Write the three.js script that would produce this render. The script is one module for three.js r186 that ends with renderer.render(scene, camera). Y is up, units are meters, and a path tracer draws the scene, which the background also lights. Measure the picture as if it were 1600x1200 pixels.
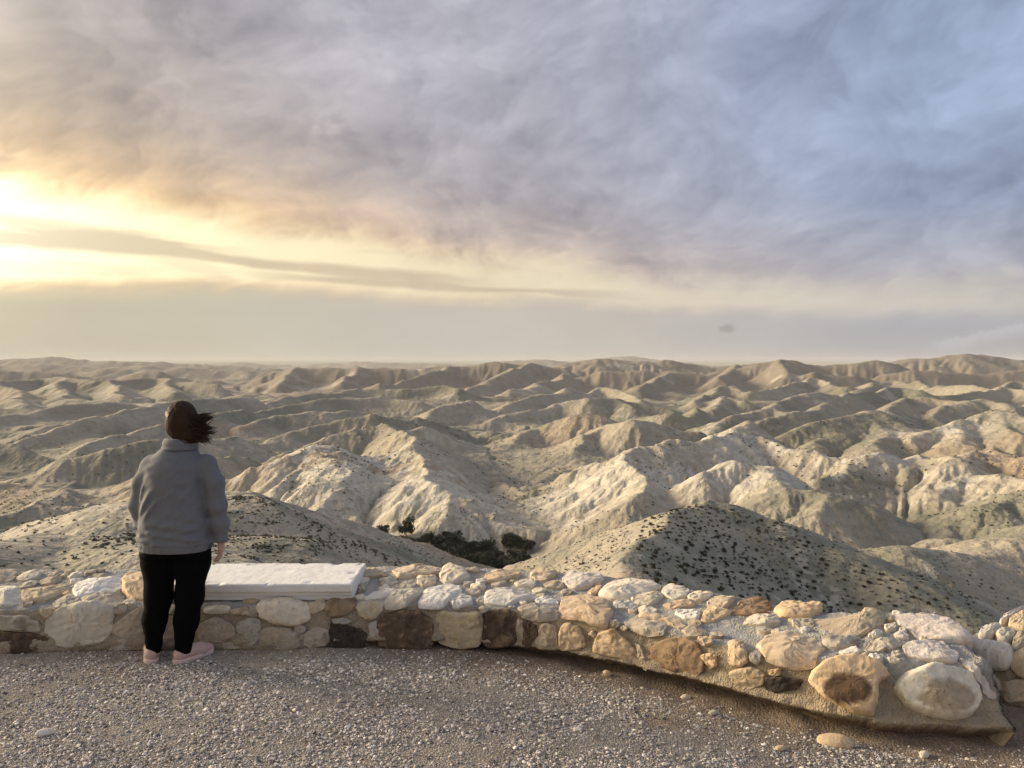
import * as THREE from 'three';
import { mergeGeometries, mergeVertices } from 'three/addons/utils/BufferGeometryUtils.js';

// ---------------------------------------------------------------- camera, sky, sun, exposure
const scene = new THREE.Scene();
const EYE = 1.85;
const camera = new THREE.PerspectiveCamera(49.75, 4 / 3, 0.1, 40000);
camera.position.set(0, EYE, 0);
camera.rotation.x = -Math.atan(35 / 1294);
scene.add(camera);

const renderer = new THREE.WebGLRenderer({ antialias: true });
renderer.toneMapping = THREE.LinearToneMapping;
const EXPOSURE = 1.5;
renderer.toneMappingExposure = EXPOSURE;
renderer.shadowMap.enabled = true;
renderer.shadowMap.type = THREE.PCFSoftShadowMap;

const DEG = Math.PI / 180;
const SUN_AZ = -68 * DEG, SUN_EL = 18 * DEG;               // azimuth from straight ahead, negative to the left
const sunDir = new THREE.Vector3(Math.sin(SUN_AZ) * Math.cos(SUN_EL), Math.sin(SUN_EL), -Math.cos(SUN_AZ) * Math.cos(SUN_EL));
const sun = new THREE.DirectionalLight(new THREE.Color().setRGB(1.0, 0.78, 0.54), 1.5);
sun.position.copy(sunDir).multiplyScalar(300);
sun.target.position.set(0, 0, -5);
sun.castShadow = true;
sun.shadow.radius = 20;
sun.shadow.mapSize.set(4096, 4096);
Object.assign(sun.shadow.camera, { left: -250, right: 250, top: 250, bottom: -250, near: 1, far: 900 });
scene.add(sun, sun.target);

// ---------------------------------------------------------------- numbers and noise
function rng(seed) { let a = seed >>> 0; return () => { a = (a + 0x6D2B79F5) | 0; let t = Math.imul(a ^ (a >>> 15), 1 | a); t = (t + Math.imul(t ^ (t >>> 7), 61 | t)) ^ t; return ((t ^ (t >>> 14)) >>> 0) / 4294967296; }; }
const lerp = (a, b, t) => a + (b - a) * t;
const clamp = (x, a = 0, b = 1) => (x < a ? a : x > b ? b : x);
const smooth = (a, b, x) => { const t = clamp((x - a) / (b - a)); return t * t * (3 - 2 * t); };
const PERM = new Uint8Array(512), GX = new Float32Array(256), GY = new Float32Array(256), GZ = new Float32Array(256), G2X = new Float32Array(256), G2Y = new Float32Array(256);
{
  const r = rng(77), p = [...Array(256).keys()];
  for (let i = 255; i > 0; i--) { const j = Math.floor(r() * (i + 1)); [p[i], p[j]] = [p[j], p[i]]; }
  for (let i = 0; i < 512; i++) PERM[i] = p[i & 255];
  for (let i = 0; i < 256; i++) {
    const t = r() * 6.2831853, c = 2 * r() - 1, s = Math.sqrt(1 - c * c);
    GX[i] = s * Math.cos(t); GY[i] = s * Math.sin(t); GZ[i] = c; const u = r() * 6.2831853; G2X[i] = Math.cos(u); G2Y[i] = Math.sin(u);
  }
}
function n2(x, y) {                                          // gradient noise, about -1 to 1
  const xf = Math.floor(x), yf = Math.floor(y), X = xf & 255, Y = yf & 255; x -= xf; y -= yf;
  const u = x * x * x * (x * (x * 6 - 15) + 10), v = y * y * y * (y * (y * 6 - 15) + 10);
  const a = PERM[X] + Y, b = PERM[X + 1] + Y, aa = PERM[a], ab = PERM[a + 1], ba = PERM[b], bb = PERM[b + 1];
  const p = G2X[aa] * x + G2Y[aa] * y, q = G2X[ba] * (x - 1) + G2Y[ba] * y, r = G2X[ab] * x + G2Y[ab] * (y - 1), s = G2X[bb] * (x - 1) + G2Y[bb] * (y - 1);
  return 1.5 * (p + u * (q - p) + v * (r + u * (s - r) - p - u * (q - p)));
}
function n3(x, y, z) {
  const xf = Math.floor(x), yf = Math.floor(y), zf = Math.floor(z), X = xf & 255, Y = yf & 255, Z = zf & 255; x -= xf; y -= yf; z -= zf;
  const u = x * x * (3 - 2 * x), v = y * y * (3 - 2 * y), w = z * z * (3 - 2 * z);
  const A = PERM[X] + Y, B = PERM[X + 1] + Y, AA = PERM[A] + Z, AB = PERM[A + 1] + Z, BA = PERM[B] + Z, BB = PERM[B + 1] + Z;
  const g = (i, a, b, c) => GX[i] * a + GY[i] * b + GZ[i] * c;
  const l = (a, b, t) => a + (b - a) * t;
  return 1.4 * l(l(l(g(PERM[AA], x, y, z), g(PERM[BA], x - 1, y, z), u), l(g(PERM[AB], x, y - 1, z), g(PERM[BB], x - 1, y - 1, z), u), v),
    l(l(g(PERM[AA + 1], x, y, z - 1), g(PERM[BA + 1], x - 1, y, z - 1), u), l(g(PERM[AB + 1], x, y - 1, z - 1), g(PERM[BB + 1], x - 1, y - 1, z - 1), u), v), w);
}
function fbm(x, y, oct, gain = 0.5) { let s = 0, a = 1, t = 0; for (let i = 0; i < oct; i++) { s += a * n2(x + i * 17.3, y - i * 9.1); t += a; a *= gain; x *= 2.03; y *= 2.03; } return s / t; }
function fbm3(x, y, z, oct, gain = 0.5) { let s = 0, a = 1, t = 0; for (let i = 0; i < oct; i++) { s += a * n3(x + i * 7.3, y, z - i * 5.1); t += a; a *= gain; x *= 2.03; y *= 2.03; z *= 2.03; } return s / t; }
function ridged(x, y, oct) { let s = 0, a = 1, t = 0; for (let i = 0; i < oct; i++) { s += a * (1 - Math.abs(n2(x + i * 13.7, y + i * 4.9)) * 1.6); t += a; a *= 0.5; x *= 2.05; y *= 2.05; } return s / t; }

// ---------------------------------------------------------------- the evening sky: a cloud deck, a clear band under its edge, the hidden sun's glow to the left
const lin = (c) => (c <= 0.04045 ? c / 12.92 : Math.pow((c + 0.055) / 1.055, 2.4));
const srgb = (r, g, b) => [lin(r / 255), lin(g / 255), lin(b / 255)];
function table(xs, ys, x) { if (x <= xs[0]) return ys[0]; for (let i = 1; i < xs.length; i++) if (x <= xs[i]) { const t = (x - xs[i - 1]) / (xs[i] - xs[i - 1]); const s = t * t * (3 - 2 * t); return lerp(ys[i - 1], ys[i], s); } return ys[ys.length - 1]; }
{
  const W = 4096, H = 2048, data = new Float32Array(W * H * 4);
  const AZ = [-180, -110, -68, -31.7, -17.2, 0, 13, 25, 60, 180];
  const TOP = [9, 15, 20, 10.4, 9.1, 7.2, 5.9, 5.0, 4.5, 9], LOW = [4, 4.6, 4.8, 4.9, 5.2, 4.3, 3.5, 3.1, 3, 4];
  const deckL = srgb(165, 164, 168), deckM = srgb(176, 175, 186), deckR = srgb(146, 161, 188);
  const veilL = srgb(204, 194, 164), veilM = srgb(199, 193, 180), veilR = srgb(172, 172, 176);
  const orange = srgb(240, 196, 130), bright = srgb(255, 247, 214), grey = srgb(172, 163, 148);
  const mix = (a, b, t) => [lerp(a[0], b[0], t), lerp(a[1], b[1], t), lerp(a[2], b[2], t)];
  let floorC = null;
  for (let j = H - 1; j >= 0; j--) {
    const el = ((j + 0.5) / H - 0.5) * 180, sel = Math.sin(el * DEG), cel = Math.cos(el * DEG);
    for (let i = 0; i < W; i++) {
      const k = (j * W + i) * 4;
      if (el < -0.6) { data[k] = floorC[0]; data[k + 1] = floorC[1]; data[k + 2] = floorC[2]; data[k + 3] = 1; continue; }
      const phi = ((i + 0.5) / W - 0.5) * 360;
      let az = phi + 90; if (az > 180) az -= 360;
      const x = cel * Math.sin(az * DEG), z = -cel * Math.cos(az * DEG), e = Math.max(el, 0);
      // cloud plane, squeezed near the horizon so that clouds lie in streaks there
      const q = 1 / (Math.max(sel, 0) + 0.26), u = x * q, v = z * q;
      const w1 = fbm(u * 0.9 + 3, v * 0.9, 3), w2 = fbm(u * 0.9 - 7, v * 0.9 + 5, 3);
      const big = fbm(u * 0.75 + w1 * 0.9, v * 0.75 + w2 * 0.9 + 2, 4);
      const fine = fbm(u * 2.3 + w2 * 1.5 + 11, v * 2.3 - w1 * 1.5, 5, 0.55);
      const puff = fbm(u * 5.2 + fine * 1.2, v * 5.2 + w1 * 2, 4, 0.55);
      const streak = fbm(az * 0.055 + w1, e * 0.62 + az * 0.02 + w2 * 0.6, 5, 0.55);
      // deck
      const side = smooth(-20, 30, az) * (1 - smooth(70, 170, az) * 0.5);
      let c = az < 0 ? mix(deckL, deckM, smooth(-35, 0, az)) : mix(deckM, deckR, smooth(0, 27, az) * (1 - smooth(90, 180, az) * 0.6));
      const blueBand = smooth(6, 13, e) * (1 - 0.5 * smooth(19, 32, e));
      c = mix(c, deckR, 0.45 * side * blueBand);
      c = mix(c, srgb(186, 182, 184), 0.55 * side * (1 - smooth(4, 11, e)));
      const wisp = fbm(u * 3.1 - v * 1.3 + 1.4 * w1, v * 6.5 + u * 2.2 + 1.8 * w2, 5, 0.58), lump = Math.abs(fine) * 1.5 - 0.25, a1 = fbm(az * 0.045 + e * 0.03, e * 0.07 - az * 0.02, 3), billow = fbm(az * 0.10 + 1.6 * a1 + 9, e * 0.17 - az * 0.045 + 1.2 * w2, 6, 0.56), tuft = fbm(az * 0.33 + 2.2 * billow, e * 0.5 - az * 0.1 + a1, 5, 0.6);
      const shade = 1.04 + 0.18 * big + 0.12 * fine + (0.10 * puff + 0.10 * wisp + 0.10 * lump + 0.44 * billow + 0.24 * tuft) * smooth(1, 9, e);
      c = [c[0] * (shade * 1.03 - 0.03), c[1] * shade, c[2] * (shade * 0.94 + 0.06)];
      // glow of the sun behind the edge of the deck
      const da = az - SUN_AZ / DEG, de = el - SUN_EL / DEG + 3, near = Math.exp(-(da * da) / (46 * 46));
      const top = table(AZ, TOP, az) + 0.7 * streak + 1.3 * billow + 0.8 * tuft, low = table(AZ, LOW, az) + 0.55 * streak + 0.5 * tuft;
      const warm = Math.exp(-Math.max(0, e - top) / (3.6 + 2.4 * near)) * smooth(low - 2, low, e) * clamp(1.55 * Math.exp(-(da * da) / (58 * 58)));
      c = mix(c, [orange[0] * shade, orange[1] * shade, orange[2] * shade], 0.92 * warm);
      // the clear band with thin bars of cloud in it
      const inside = smooth(top + 0.9, top - 1.5, e) * smooth(low - 0.8, low + 0.6, e);
      const power = 0.10 + 0.95 * Math.exp(-(da * da) / (60 * 60));
      const bar = (e0, slope, a0, a1, half) => smooth(1.15, 0.35, Math.abs(e - e0 - slope * (az - a0) - 0.35 * streak - 0.2 * fine) / (half * (0.55 + 0.9 * clamp(0.5 + fbm(az * 0.11 + e0, e0, 3))))) * smooth(a0 - 6, a0 + 2, az) * smooth(a1 + 5, a1 - 3, az);
      const bars = clamp(bar(7.9, -0.015, -75, -21, 0.55) + bar(6.7, -0.06, -21, -4, 0.42) + bar(5.6, -0.05, -14, 6, 0.34) + 0.6 * bar(9.0, -0.06, -44, -24, 0.5) + 0.35 * smooth(0.12, 0.4, streak));
      let b = [bright[0] * (0.72 + 0.75 * power), bright[1] * (0.71 + 0.7 * power), bright[2] * (0.66 + 0.62 * power)];
      b = mix(b, [grey[0] * (1.12 + 0.45 * power), grey[1] * (1.1 + 0.4 * power), grey[2] * (1.05 + 0.25 * power)], 0.8 * bars);
      c = mix(c, b, clamp(inside * (0.12 + 1.15 * power)));
      // the veil under the band
      const veil = smooth(low + 0.3, low - 1.2, e);
      let g = az < 0 ? mix(veilL, veilM, smooth(-40, 0, az)) : mix(veilM, veilR, smooth(0, 28, az));
      if (az > 70) g = mix(g, deckM, smooth(70, 150, az)); if (az < -110) g = mix(veilL, veilR, smooth(-110, -175, az));
      const gs = 1 + 0.07 * fbm(az * 0.09, e * 0.5 + 3, 4) + 0.035 * fine;
      c = mix(c, [g[0] * gs, g[1] * gs, g[2] * gs], 0.93 * veil);
      // small stray clouds low in the right
      const d1 = Math.hypot((az - 14.6) / 0.75, (el - 2.2 - 0.05 * (az - 14.6)) / 0.33) + 0.45 * puff + 0.3 * n2(az * 2.3, el * 5);
      c = mix(c, srgb(158, 154, 150), 0.75 * smooth(0.95, 0.45, d1));
      const e2 = 1.1 + 0.23 * (az - 26.5) + 0.22 * n2(az * 1.1, 3) + 0.14 * n2(az * 3.1, 8);
      c = mix(c, srgb(196, 196, 201), 0.6 * smooth(-0.1, 0.12, e2 - el + 0.0) * smooth(-1.1, -0.1, el - e2) * smooth(26, 28, az) * (1 - smooth(40, 50, az)));
      // the hidden sun
      const dist2 = da * da * 0.75 + de * de * 2.2, open = 0.12 + 0.88 * smooth(top + 3, top - 1, e) * smooth(low - 2, low + 1, e) * (1 - 0.5 * bars);
      const halo = 40 * Math.exp(-dist2 / 235) * (0.2 + 0.8 * open) + 1.6 * Math.exp(-dist2 / 560) * open;
      c = [c[0] + halo, c[1] + halo * 0.85, c[2] + halo * 0.62];
      data[k] = c[0] / EXPOSURE; data[k + 1] = c[1] / EXPOSURE; data[k + 2] = c[2] / EXPOSURE; data[k + 3] = 1;
    }
    if (el > 0 && el < 0.2) floorC = [0.3 / EXPOSURE, 0.26 / EXPOSURE, 0.21 / EXPOSURE];
  }
  const sky = new THREE.DataTexture(data, W, H, THREE.RGBAFormat, THREE.FloatType);
  sky.mapping = THREE.EquirectangularReflectionMapping; sky.magFilter = sky.minFilter = THREE.LinearFilter; sky.needsUpdate = true;
  scene.background = sky; scene.environment = sky;
}
console.log('sky', performance.now() | 0);

// ---------------------------------------------------------------- naming helpers
const taken = new Map();
function numbered(name) { const n = taken.get(name) || 0; taken.set(name, n + 1); return n ? `${name}_${String(n).padStart(3, '0')}` : name; }
function shadows(o) { o.castShadow = true; o.receiveShadow = true; return o; }
function tag(o, label, category, group) { o.userData.label = label; o.userData.category = category; if (group) o.userData.group = group; return o; }
function thing(name, label, category, group) { const g = new THREE.Group(); g.name = numbered(name); scene.add(g); return tag(g, label, category, group); }
function part(name, geometry, material, parent) { const m = shadows(new THREE.Mesh(geometry, material)); m.name = name; parent.add(m); return m; }
function setting(name, geometry, material) { const m = shadows(new THREE.Mesh(geometry, material)); m.name = numbered(name); m.userData.kind = 'structure'; scene.add(m); return m; }
function texture(size, f, { srgbMap = false, repeat = 1 } = {}) {      // f(u, v) tiles over 0..1 and gives [r, g, b] in 0..1 (or a number)
  const d = new Uint8Array(size * size * 4);
  for (let j = 0; j < size; j++) for (let i = 0; i < size; i++) { let c = f(i / size, j / size); if (typeof c === 'number') c = [c, c, c]; const k = (j * size + i) * 4; for (let n = 0; n < 3; n++) d[k + n] = clamp(c[n]) * 255; d[k + 3] = 255; }
  const t = new THREE.DataTexture(d, size, size); t.wrapS = t.wrapT = THREE.RepeatWrapping; t.magFilter = THREE.LinearFilter; t.minFilter = THREE.LinearMipmapLinearFilter; t.generateMipmaps = true;
  if (srgbMap) t.colorSpace = THREE.SRGBColorSpace; t.repeat.set(repeat, repeat); t.needsUpdate = true; return t;
}
function tn(u, v, f, oct, seed = 0) {                        // tiling fractal noise: a torus in noise space would stretch, so four copies are blended
  const s = (a, b) => fbm((a + seed) * f, (b + seed * 1.7) * f, oct, 0.55), bu = smooth(0.75, 1, u), bv = smooth(0.75, 1, v);
  let r = s(u, v); if (bu) r = lerp(r, s(u - 1, v), bu); if (bv) { let q = s(u, v - 1); if (bu) q = lerp(q, s(u - 1, v - 1), bu); r = lerp(r, q, bv); } return r;
}

// ---------------------------------------------------------------- the desert: crest lines measured in metres, worn by running water
const CRESTS = [ // each: flank slope, roundness of the crest, then x, y, z of the crest line in metres
  [0.46,4,17.9,-17.0,-115.7,27.6,-18.0,-118.9,35.9,-20.5,-116.2,42.7,-23.0,-110.4,47.3,-25.0,-102.1,51.8,-27.0,-95.8],
  [0.46,4,17.9,-17.0,-115.7,12.9,-17.5,-95.8,8.8,-17.0,-75.5,6.0,-14.0,-53.8],
  [0.6,2,17.9,-17.0,-115.7,9.2,-23.0,-119.5,3.2,-32.0,-140.0],
  [0.46,16,-45.7,-16.0,-103.8,-37.4,-16.0,-109.9,-28.1,-17.6,-110.3,-21.5,-21.8,-116.0,-15.7,-26.5,-119.8,-11.0,-32.0,-128.8],
  [0.46,16,-32.5,-15.3,-76.5,-27.7,-16.2,-81.4,-23.3,-18.0,-86.2,-20.1,-23.0,-99.9],
  [0.46,4,-30.7,-16.0,-79.5,-15.8,-11.0,-45.4],
  [0.46,4,-89.7,-18.0,-134.9,-86.1,-19.0,-139.3,-81.0,-19.5,-139.7,-74.6,-22.0,-139.8,-71.0,-26.0,-143.6,-68.0,-30.0,-149.2],
  [0.46,4,-47.1,-14.0,-69.2,-47.3,-15.5,-82.7,-42.2,-16.0,-82.7,-33.4,-15.0,-73.3],
  [0.42,7,57.3,-30,-136.0,63.4,-29,-136.7,70.2,-30,-139.7,77.6,-31.5,-143.4,86.1,-31,-146.6,92.0,-30,-148.8,103.0,-28,-151.5],
  [0.54,5,-23.2,-30,-272.9,-20.4,-31,-236.2,-16.4,-35,-211.9,-22.4,-40,-207.5],
  [0.54,5,-50.3,-26,-387.5,-37.5,-29,-319.4,-47.4,-33,-306.8,-56.5,-39,-310.9],
  [0.54,5,-37.5,-29,-319.4,-23.2,-30,-272.9,-31.1,-34,-268.1,-40.8,-40,-270.8],
  [0.54,5,-37.5,-29,-319.4,-25.6,-34,-331.4,-9.8,-41,-316.8],
  [0.54,5,-67.7,-28,-297.1,-73.7,-30,-280.4,-84.4,-34,-272.9,-96.6,-40,-277.7],
  [0.54,5,-67.7,-28,-297.1,-52.2,-32,-250.3,-44.8,-38,-227.2],
  [0.54,5,-52.2,-32,-250.3,-38.9,-37,-239.4,-32.6,-41,-221.8],
  [0.54,5,-73.7,-30,-280.4,-67.9,-36,-251.2,-61.4,-40,-240.7],
  [0.54,5,-94.6,-36,-349.8,-83.6,-33,-360.8,-69.2,-29,-373.1,-50.3,-26,-387.5,-39.4,-32,-425.3],
  [0.54,5,89.5,-23,-321.6,69.7,-24,-290.9,56.8,-25,-282.5,41.3,-26,-266.9,29.2,-27,-252.2,18.2,-30,-235.5,8.5,-33,-220.0,0.0,-37,-213.9,-4.9,-41,-210.8],
  [0.54,5,29.2,-27,-252.2,29.0,-28,-227.2,29.5,-30,-206.1,31.3,-33,-202.2],
  [0.54,5,89.5,-23,-321.6,90.5,-26,-300.3,95.1,-28,-286.1,100.8,-29,-266.1,110.9,-34,-268.1],
  [0.54,5,56.8,-25,-282.5,57.2,-31,-274.2,54.7,-36,-272.1],
  [0.54,5,18.2,-30,-235.5,15.8,-35,-227.1,8.4,-40,-216.6],
  [0.54,5,43.4,-32,-215.8,52.0,-27,-217.0,61.6,-25,-221.3,67.5,-26,-218.4,66.8,-27,-196.5,74.3,-28,-192.2,80.7,-30,-193.5,85.7,-33,-187.9,94.6,-37,-188.3],
  [0.54,5,66.8,-27,-196.5,61.2,-29.5,-197.9,52.6,-33,-194.4],
  [0.54,5,75.0,-28,-190.3,67.1,-31,-180.9,59.1,-34,-173.7],
  [0.54,5,96.3,-34,-180.5,107.6,-30,-183.2,118.3,-27,-186.7,132.9,-24,-191.1],
  [0.54,5,83.7,-36,-171.9,88.0,-34,-167.5,96.8,-37,-169.3],
  [0.54,5,92.1,-32,-243.3,107.5,-28,-257.5,118.5,-27,-266.7,119.8,-31,-250.0,118.2,-36,-238.9],
  [0.54,5,123.7,-30,-262.5,134.3,-29,-271.6,133.1,-28,-246.0,123.2,-34,-237.9],
  [0.54,5,133.1,-28,-246.0,156.6,-27,-266.7,157.7,-27,-248.9,167.5,-27,-240.9],
  [0.54,5,118.9,-34,-226.3,132.5,-29,-234.8,138.2,-28,-220.7],
  [0.54,5,189.1,-33,-385.4,216.8,-28,-406.6,243.6,-23,-423.1,243.3,-24,-393.5,243.6,-25,-358.2],
  [0.54,5,216.8,-28,-406.6,195.2,-33,-360.8,192.1,-35,-340.6],
  [0.54,5,243.6,-23,-423.1,216.0,-30,-358.4],
  [0.54,5,142.7,-36,-376.8,174.1,-31,-425.1,208.9,-26,-474.2,201.2,-30,-433.8,185.7,-35,-381.5],
  [0.54,5,208.9,-26,-474.2,177.3,-33,-392.1,161.2,-36,-362.8],
  [0.54,5,225.8,-28,-508.2,300.1,-23,-606.7,306.3,-27,-574.3,323.1,-24,-576.7,325.8,-28,-544.0],
  [0.54,5,323.1,-24,-576.7,262.8,-32,-515.3],
  [0.54,5,329.1,-30,-549.5,371.9,-24,-586.8,406.6,-23,-584.7],
  [0.54,5,219.0,-31,-590.4,311.6,-27,-746.6,397.7,-24,-857.7,401.1,-28,-804.7],
  [0.54,5,419.8,-33,-1024.9,528.2,-29,-1209.7,596.9,-27,-1287.3,542.0,-29,-1078.9,557.0,-26,-1029.7,546.0,-28,-942.1,636.0,-22,-1028.7,655.9,-22,-964.4],
  [0.54,5,421.5,-31,-802.0,562.2,-27,-957.2,550.2,-26,-879.0],
  [0.54,5,116.8,-33,-464.9,142.4,-29,-511.8,159.5,-28,-529.1,166.2,-31,-500.1],
  [0.54,5,136.0,-35,-463.0,155.5,-30,-484.9,179.1,-28,-515.0,203.7,-26,-537.9],
  [0.54,5,132.3,-36,-398.2,149.9,-31,-412.7,169.2,-28,-429.2,203.5,-26,-462.0],
  [0.54,5,160.4,-29,-532.3,214.8,-25,-631.7,259.1,-23,-684.2,278.0,-27,-678.8],
  [0.54,5,178.8,-37,-798.0,290.8,-32,-1123.1,278.1,-36,-999.5],
  [0.54,5,160.6,-37,-670.3,236.7,-34,-875.3,224.1,-37,-773.4],
  [0.54,5,289.9,-34,-987.0,420.7,-29,-1209.7,523.6,-27,-1382.7,452.8,-31,-1148.9],
  [0.54,5,63.7,-33,-867.2,94.6,-28,-942.1,110.8,-30,-896.0,119.5,-34,-773.2],
  [0.54,5,-18.5,-42,-597.3,0.0,-37,-628.4,31.2,-32,-673.9,56.6,-28,-666.0,84.9,-30,-686.9,109.4,-32,-673.9,132.9,-37,-661.5],
  [0.54,5,84.9,-30,-686.9,90.9,-35,-635.8],
  [0.54,5,98.5,-38,-606.7,105.5,-32,-568.9,115.8,-36,-576.2],
  [0.54,5,116.1,-37,-577.8,136.1,-33,-617.8,145.3,-38,-606.7],
  [0.54,5,-5.2,-43,-446.4,11.7,-37,-502.7,23.3,-32,-503.5,38.6,-29,-499.0,51.8,-30,-496.6,62.7,-35,-491.6],
  [0.54,5,20.5,-40,-378.7,32.4,-36,-418.6,47.4,-31,-438.2,58.4,-28,-419.8,75.5,-30,-424.9,95.4,-34,-425.6],
  [0.54,5,-68.1,-39,-587.3,-54.0,-32,-634.8,-37.9,-28,-654.7,-20.2,-37,-652.9],
  [0.54,5,-30.7,-43,-610.9,-5.4,-34,-692.4,23.9,-28,-772.5,49.7,-26,-858.0],
  [0.54,5,-133.3,-41,-410.7,-112.3,-35,-454.1,-94.9,-31,-472.3,-74.0,-27,-478.6,-56.6,-31,-488.6,-38.7,-38,-500.6],
  [0.54,5,-162.5,-38,-500.6,-147.6,-33,-530.5,-127.4,-30,-549.5,-107.5,-34,-579.9],
  [0.54,5,-201.6,-38,-606.7,-179.4,-33,-663.2,-151.5,-29,-700.3,-112.2,-29,-725.8,-83.0,-33,-715.8],
  [0.54,5,-234.0,-38,-818.5,-216.8,-35,-935.0,-190.1,-33,-1024.9,-128.2,-31,-1036.8,-88.7,-28,-1043.9,-61.0,-34,-987.0],
  [0.54,5,-188.7,-43,-317.1,-177.7,-37,-328.6,-167.5,-34,-338.6,-157.1,-32,-350.4,-142.2,-32,-368.1,-130.3,-33,-392.1],
  [0.54,5,-271.8,-40,-462.9,-259.4,-33,-501.1,-254.8,-30,-549.5,-255.9,-28,-613.1,-242.9,-27,-654.9,-221.9,-29,-700.3],
  [0.54,5,-368.5,-41,-554.5,-363.6,-35,-635.8,-354.1,-32,-673.9,-337.4,-33,-715.8],
  [0.54,5,-202.7,-39,-391.6,-205.4,-34,-450.4,-188.1,-32,-486.7,-178.4,-30,-549.5],
  [0.54,5,-145.6,-41,-273.1,-134.7,-36,-276.7,-124.2,-33,-281.8,-112.8,-32,-292.0,-106.3,-34,-319.9],
  [0.54,5,-246.7,-36,-362.8,-226.8,-35,-366.8,-208.4,-39,-359.6],
  [0.54,5,-790.6,-26,-1162.5,-768.3,-26,-1242.7,-753.0,-26,-1334.7,-624.2,-26,-1242.7,-587.9,-26,-1334.7,-440.3,-30,-1212.2],
  [0.54,5,-768.3,-26,-1242.7,-511.4,-38,-859.4],
  [0.54,5,-722.0,-26,-1334.7,-508.8,-39,-927.4],
  [0.54,5,-605.0,-26,-1242.7,-453.1,-39,-961.1],
  [0.54,5,-547.2,-27,-1287.3,-414.4,-38,-1031.3],
  [0.58,14,-649.1,-48.5,-2100,-600.5,-24.1,-2100,-535.5,-7.9,-2100,-421.9,-11.1,-2100,-357.0,-19.2,-2100,-243.4,-17.6,-2100,-162.3,-1.4,-2100,-64.9,1.9,-2100,0.0,0.2,-2100,48.7,-3.0,-2100,113.6,-11.1,-2100],
  [0.58,14,-162.3,-1.4,-2100,-214.5,-33.9,-1850,-242.3,-46.6,-1650],
  [0.58,14,32.5,-1.4,-2100,-32.8,-31.0,-1700,-83.5,-47.2,-1350],
  [0.58,14,-535.5,-7.9,-2100,-514.7,-45.3,-1850],
  [0.58,14,-389.5,-16.0,-2100,-371.7,-45.3,-1850],
  [0.58,14,111.3,-26.0,-1800,58.0,-34.1,-1500,0.0,-39.9,-1150],
  [0.26,30,92.7,-20.4,-2400,185.5,-1.9,-2400,268.9,11.1,-2400,343.1,1.9,-2400,389.5,-3.7,-2400,445.1,1.9,-2400,537.9,1.9,-2400,686.2,-3.7,-2400],
  [0.58,14,111.3,-30.1,-1800,180.8,-16.2,-1800,264.3,-19.0,-1800,333.8,-21.8,-1800,389.5,-21.8,-1800,445.1,-32.9,-1800],
  [0.58,14,333.8,-21.8,-1800,235.3,-35.1,-1450,171.6,-41.7,-1200],
  [0.58,14,595.1,-10.1,-2200,408.0,-34.0,-1600],
  [0.58,14,541.0,-15.2,-2000,602.8,4.9,-2000,641.4,8.0,-2000,680.1,4.9,-2000,714.1,-4.3,-2000],
  [0.58,14,641.4,8.0,-2000,571.5,-24.4,-1700],
  [0.58,14,799.8,-8.8,-2300,924.3,1.9,-2300,1013.1,10.7,-2300,1066.5,-5.3,-2300],
  [0.58,14,578.1,-33.6,-1700,630.6,-23.1,-1700,696.3,-25.7,-1700,762.0,-33.6,-1700],
  [0.26,30,1251.9,-6.5,-2700,1335.4,14.4,-2700,1460.6,24.8,-2700,1564.9,18.5,-2700,1617.1,6.0,-2700,1711.0,-0.2,-2700,1877.9,6.0,-2700],
  [0.58,14,896.4,-29.1,-2000,1004.6,-16.7,-2000,1128.3,-19.8,-2000,1267.4,-16.7,-2000,1391.0,-13.6,-2000],
  [0.22,40,-3129.8,-5.1,-4500,-2782.1,12.3,-4500,-2608.2,19.2,-4500,-2469.1,26.2,-4500,-2295.2,5.3,-4500,-2017.0,-1.6,-4500,-1634.5,-19.0,-4500,-1321.5,-39.9,-4500],
  [0.58,14,-1669.2,-18.6,-2400,-1483.8,-20.4,-2400,-1372.5,-29.7,-2400,-1149.9,-40.8,-2400,-1075.7,-26.0,-2400,-1020.1,-26.0,-2400,-927.4,-48.2,-2400,-760.4,-57.5,-2400],
  [0.22,40,-2225.7,-15.5,-3200,-1780.5,-15.5,-3200,-1483.8,-17.9,-3200,-1162.3,-30.3,-3200,-915.0,-42.7,-3200],
  [0.12,60,-3091.2,-41.4,-8000,-2596.6,-10.5,-8000,-2287.5,-29.1,-8000,-2040.2,-60.0,-8000],
  [0.12,60,-1978.4,-35.2,-8000,-1483.8,-4.3,-8000,-1112.8,-10.5,-8000,-741.9,-16.7,-8000,-494.6,-41.4,-8000],
  [0.12,60,-162.3,-14.4,-7000,162.3,18.1,-7000,486.9,-9.0,-7000,649.1,-30.6,-7000],
  [0.12,60,938.9,-26.0,-9000,1078.1,8.8,-9000,1217.2,57.5,-9000,1425.8,-5.1,-9000,1599.7,-46.8,-9000],
];
const GULLIES = [ // each: steepness of the banks, then the bed's x, y, z
  [0.5, -46, -41, -222, -30, -41.5, -208, -15, -41, -190, -5, -40, -168, -3.5, -36, -140, -4, -29, -108, -4, -23, -78, -3, -15, -48],
  [0.45, 0, -41, -186, 6, -41.5, -215, -4, -42, -262, -6, -43, -330, -22, -44, -420, -48, -46, -560],
  [0.45, -75, -40, -160, -100, -42, -230, -150, -45, -290],
];
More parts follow.
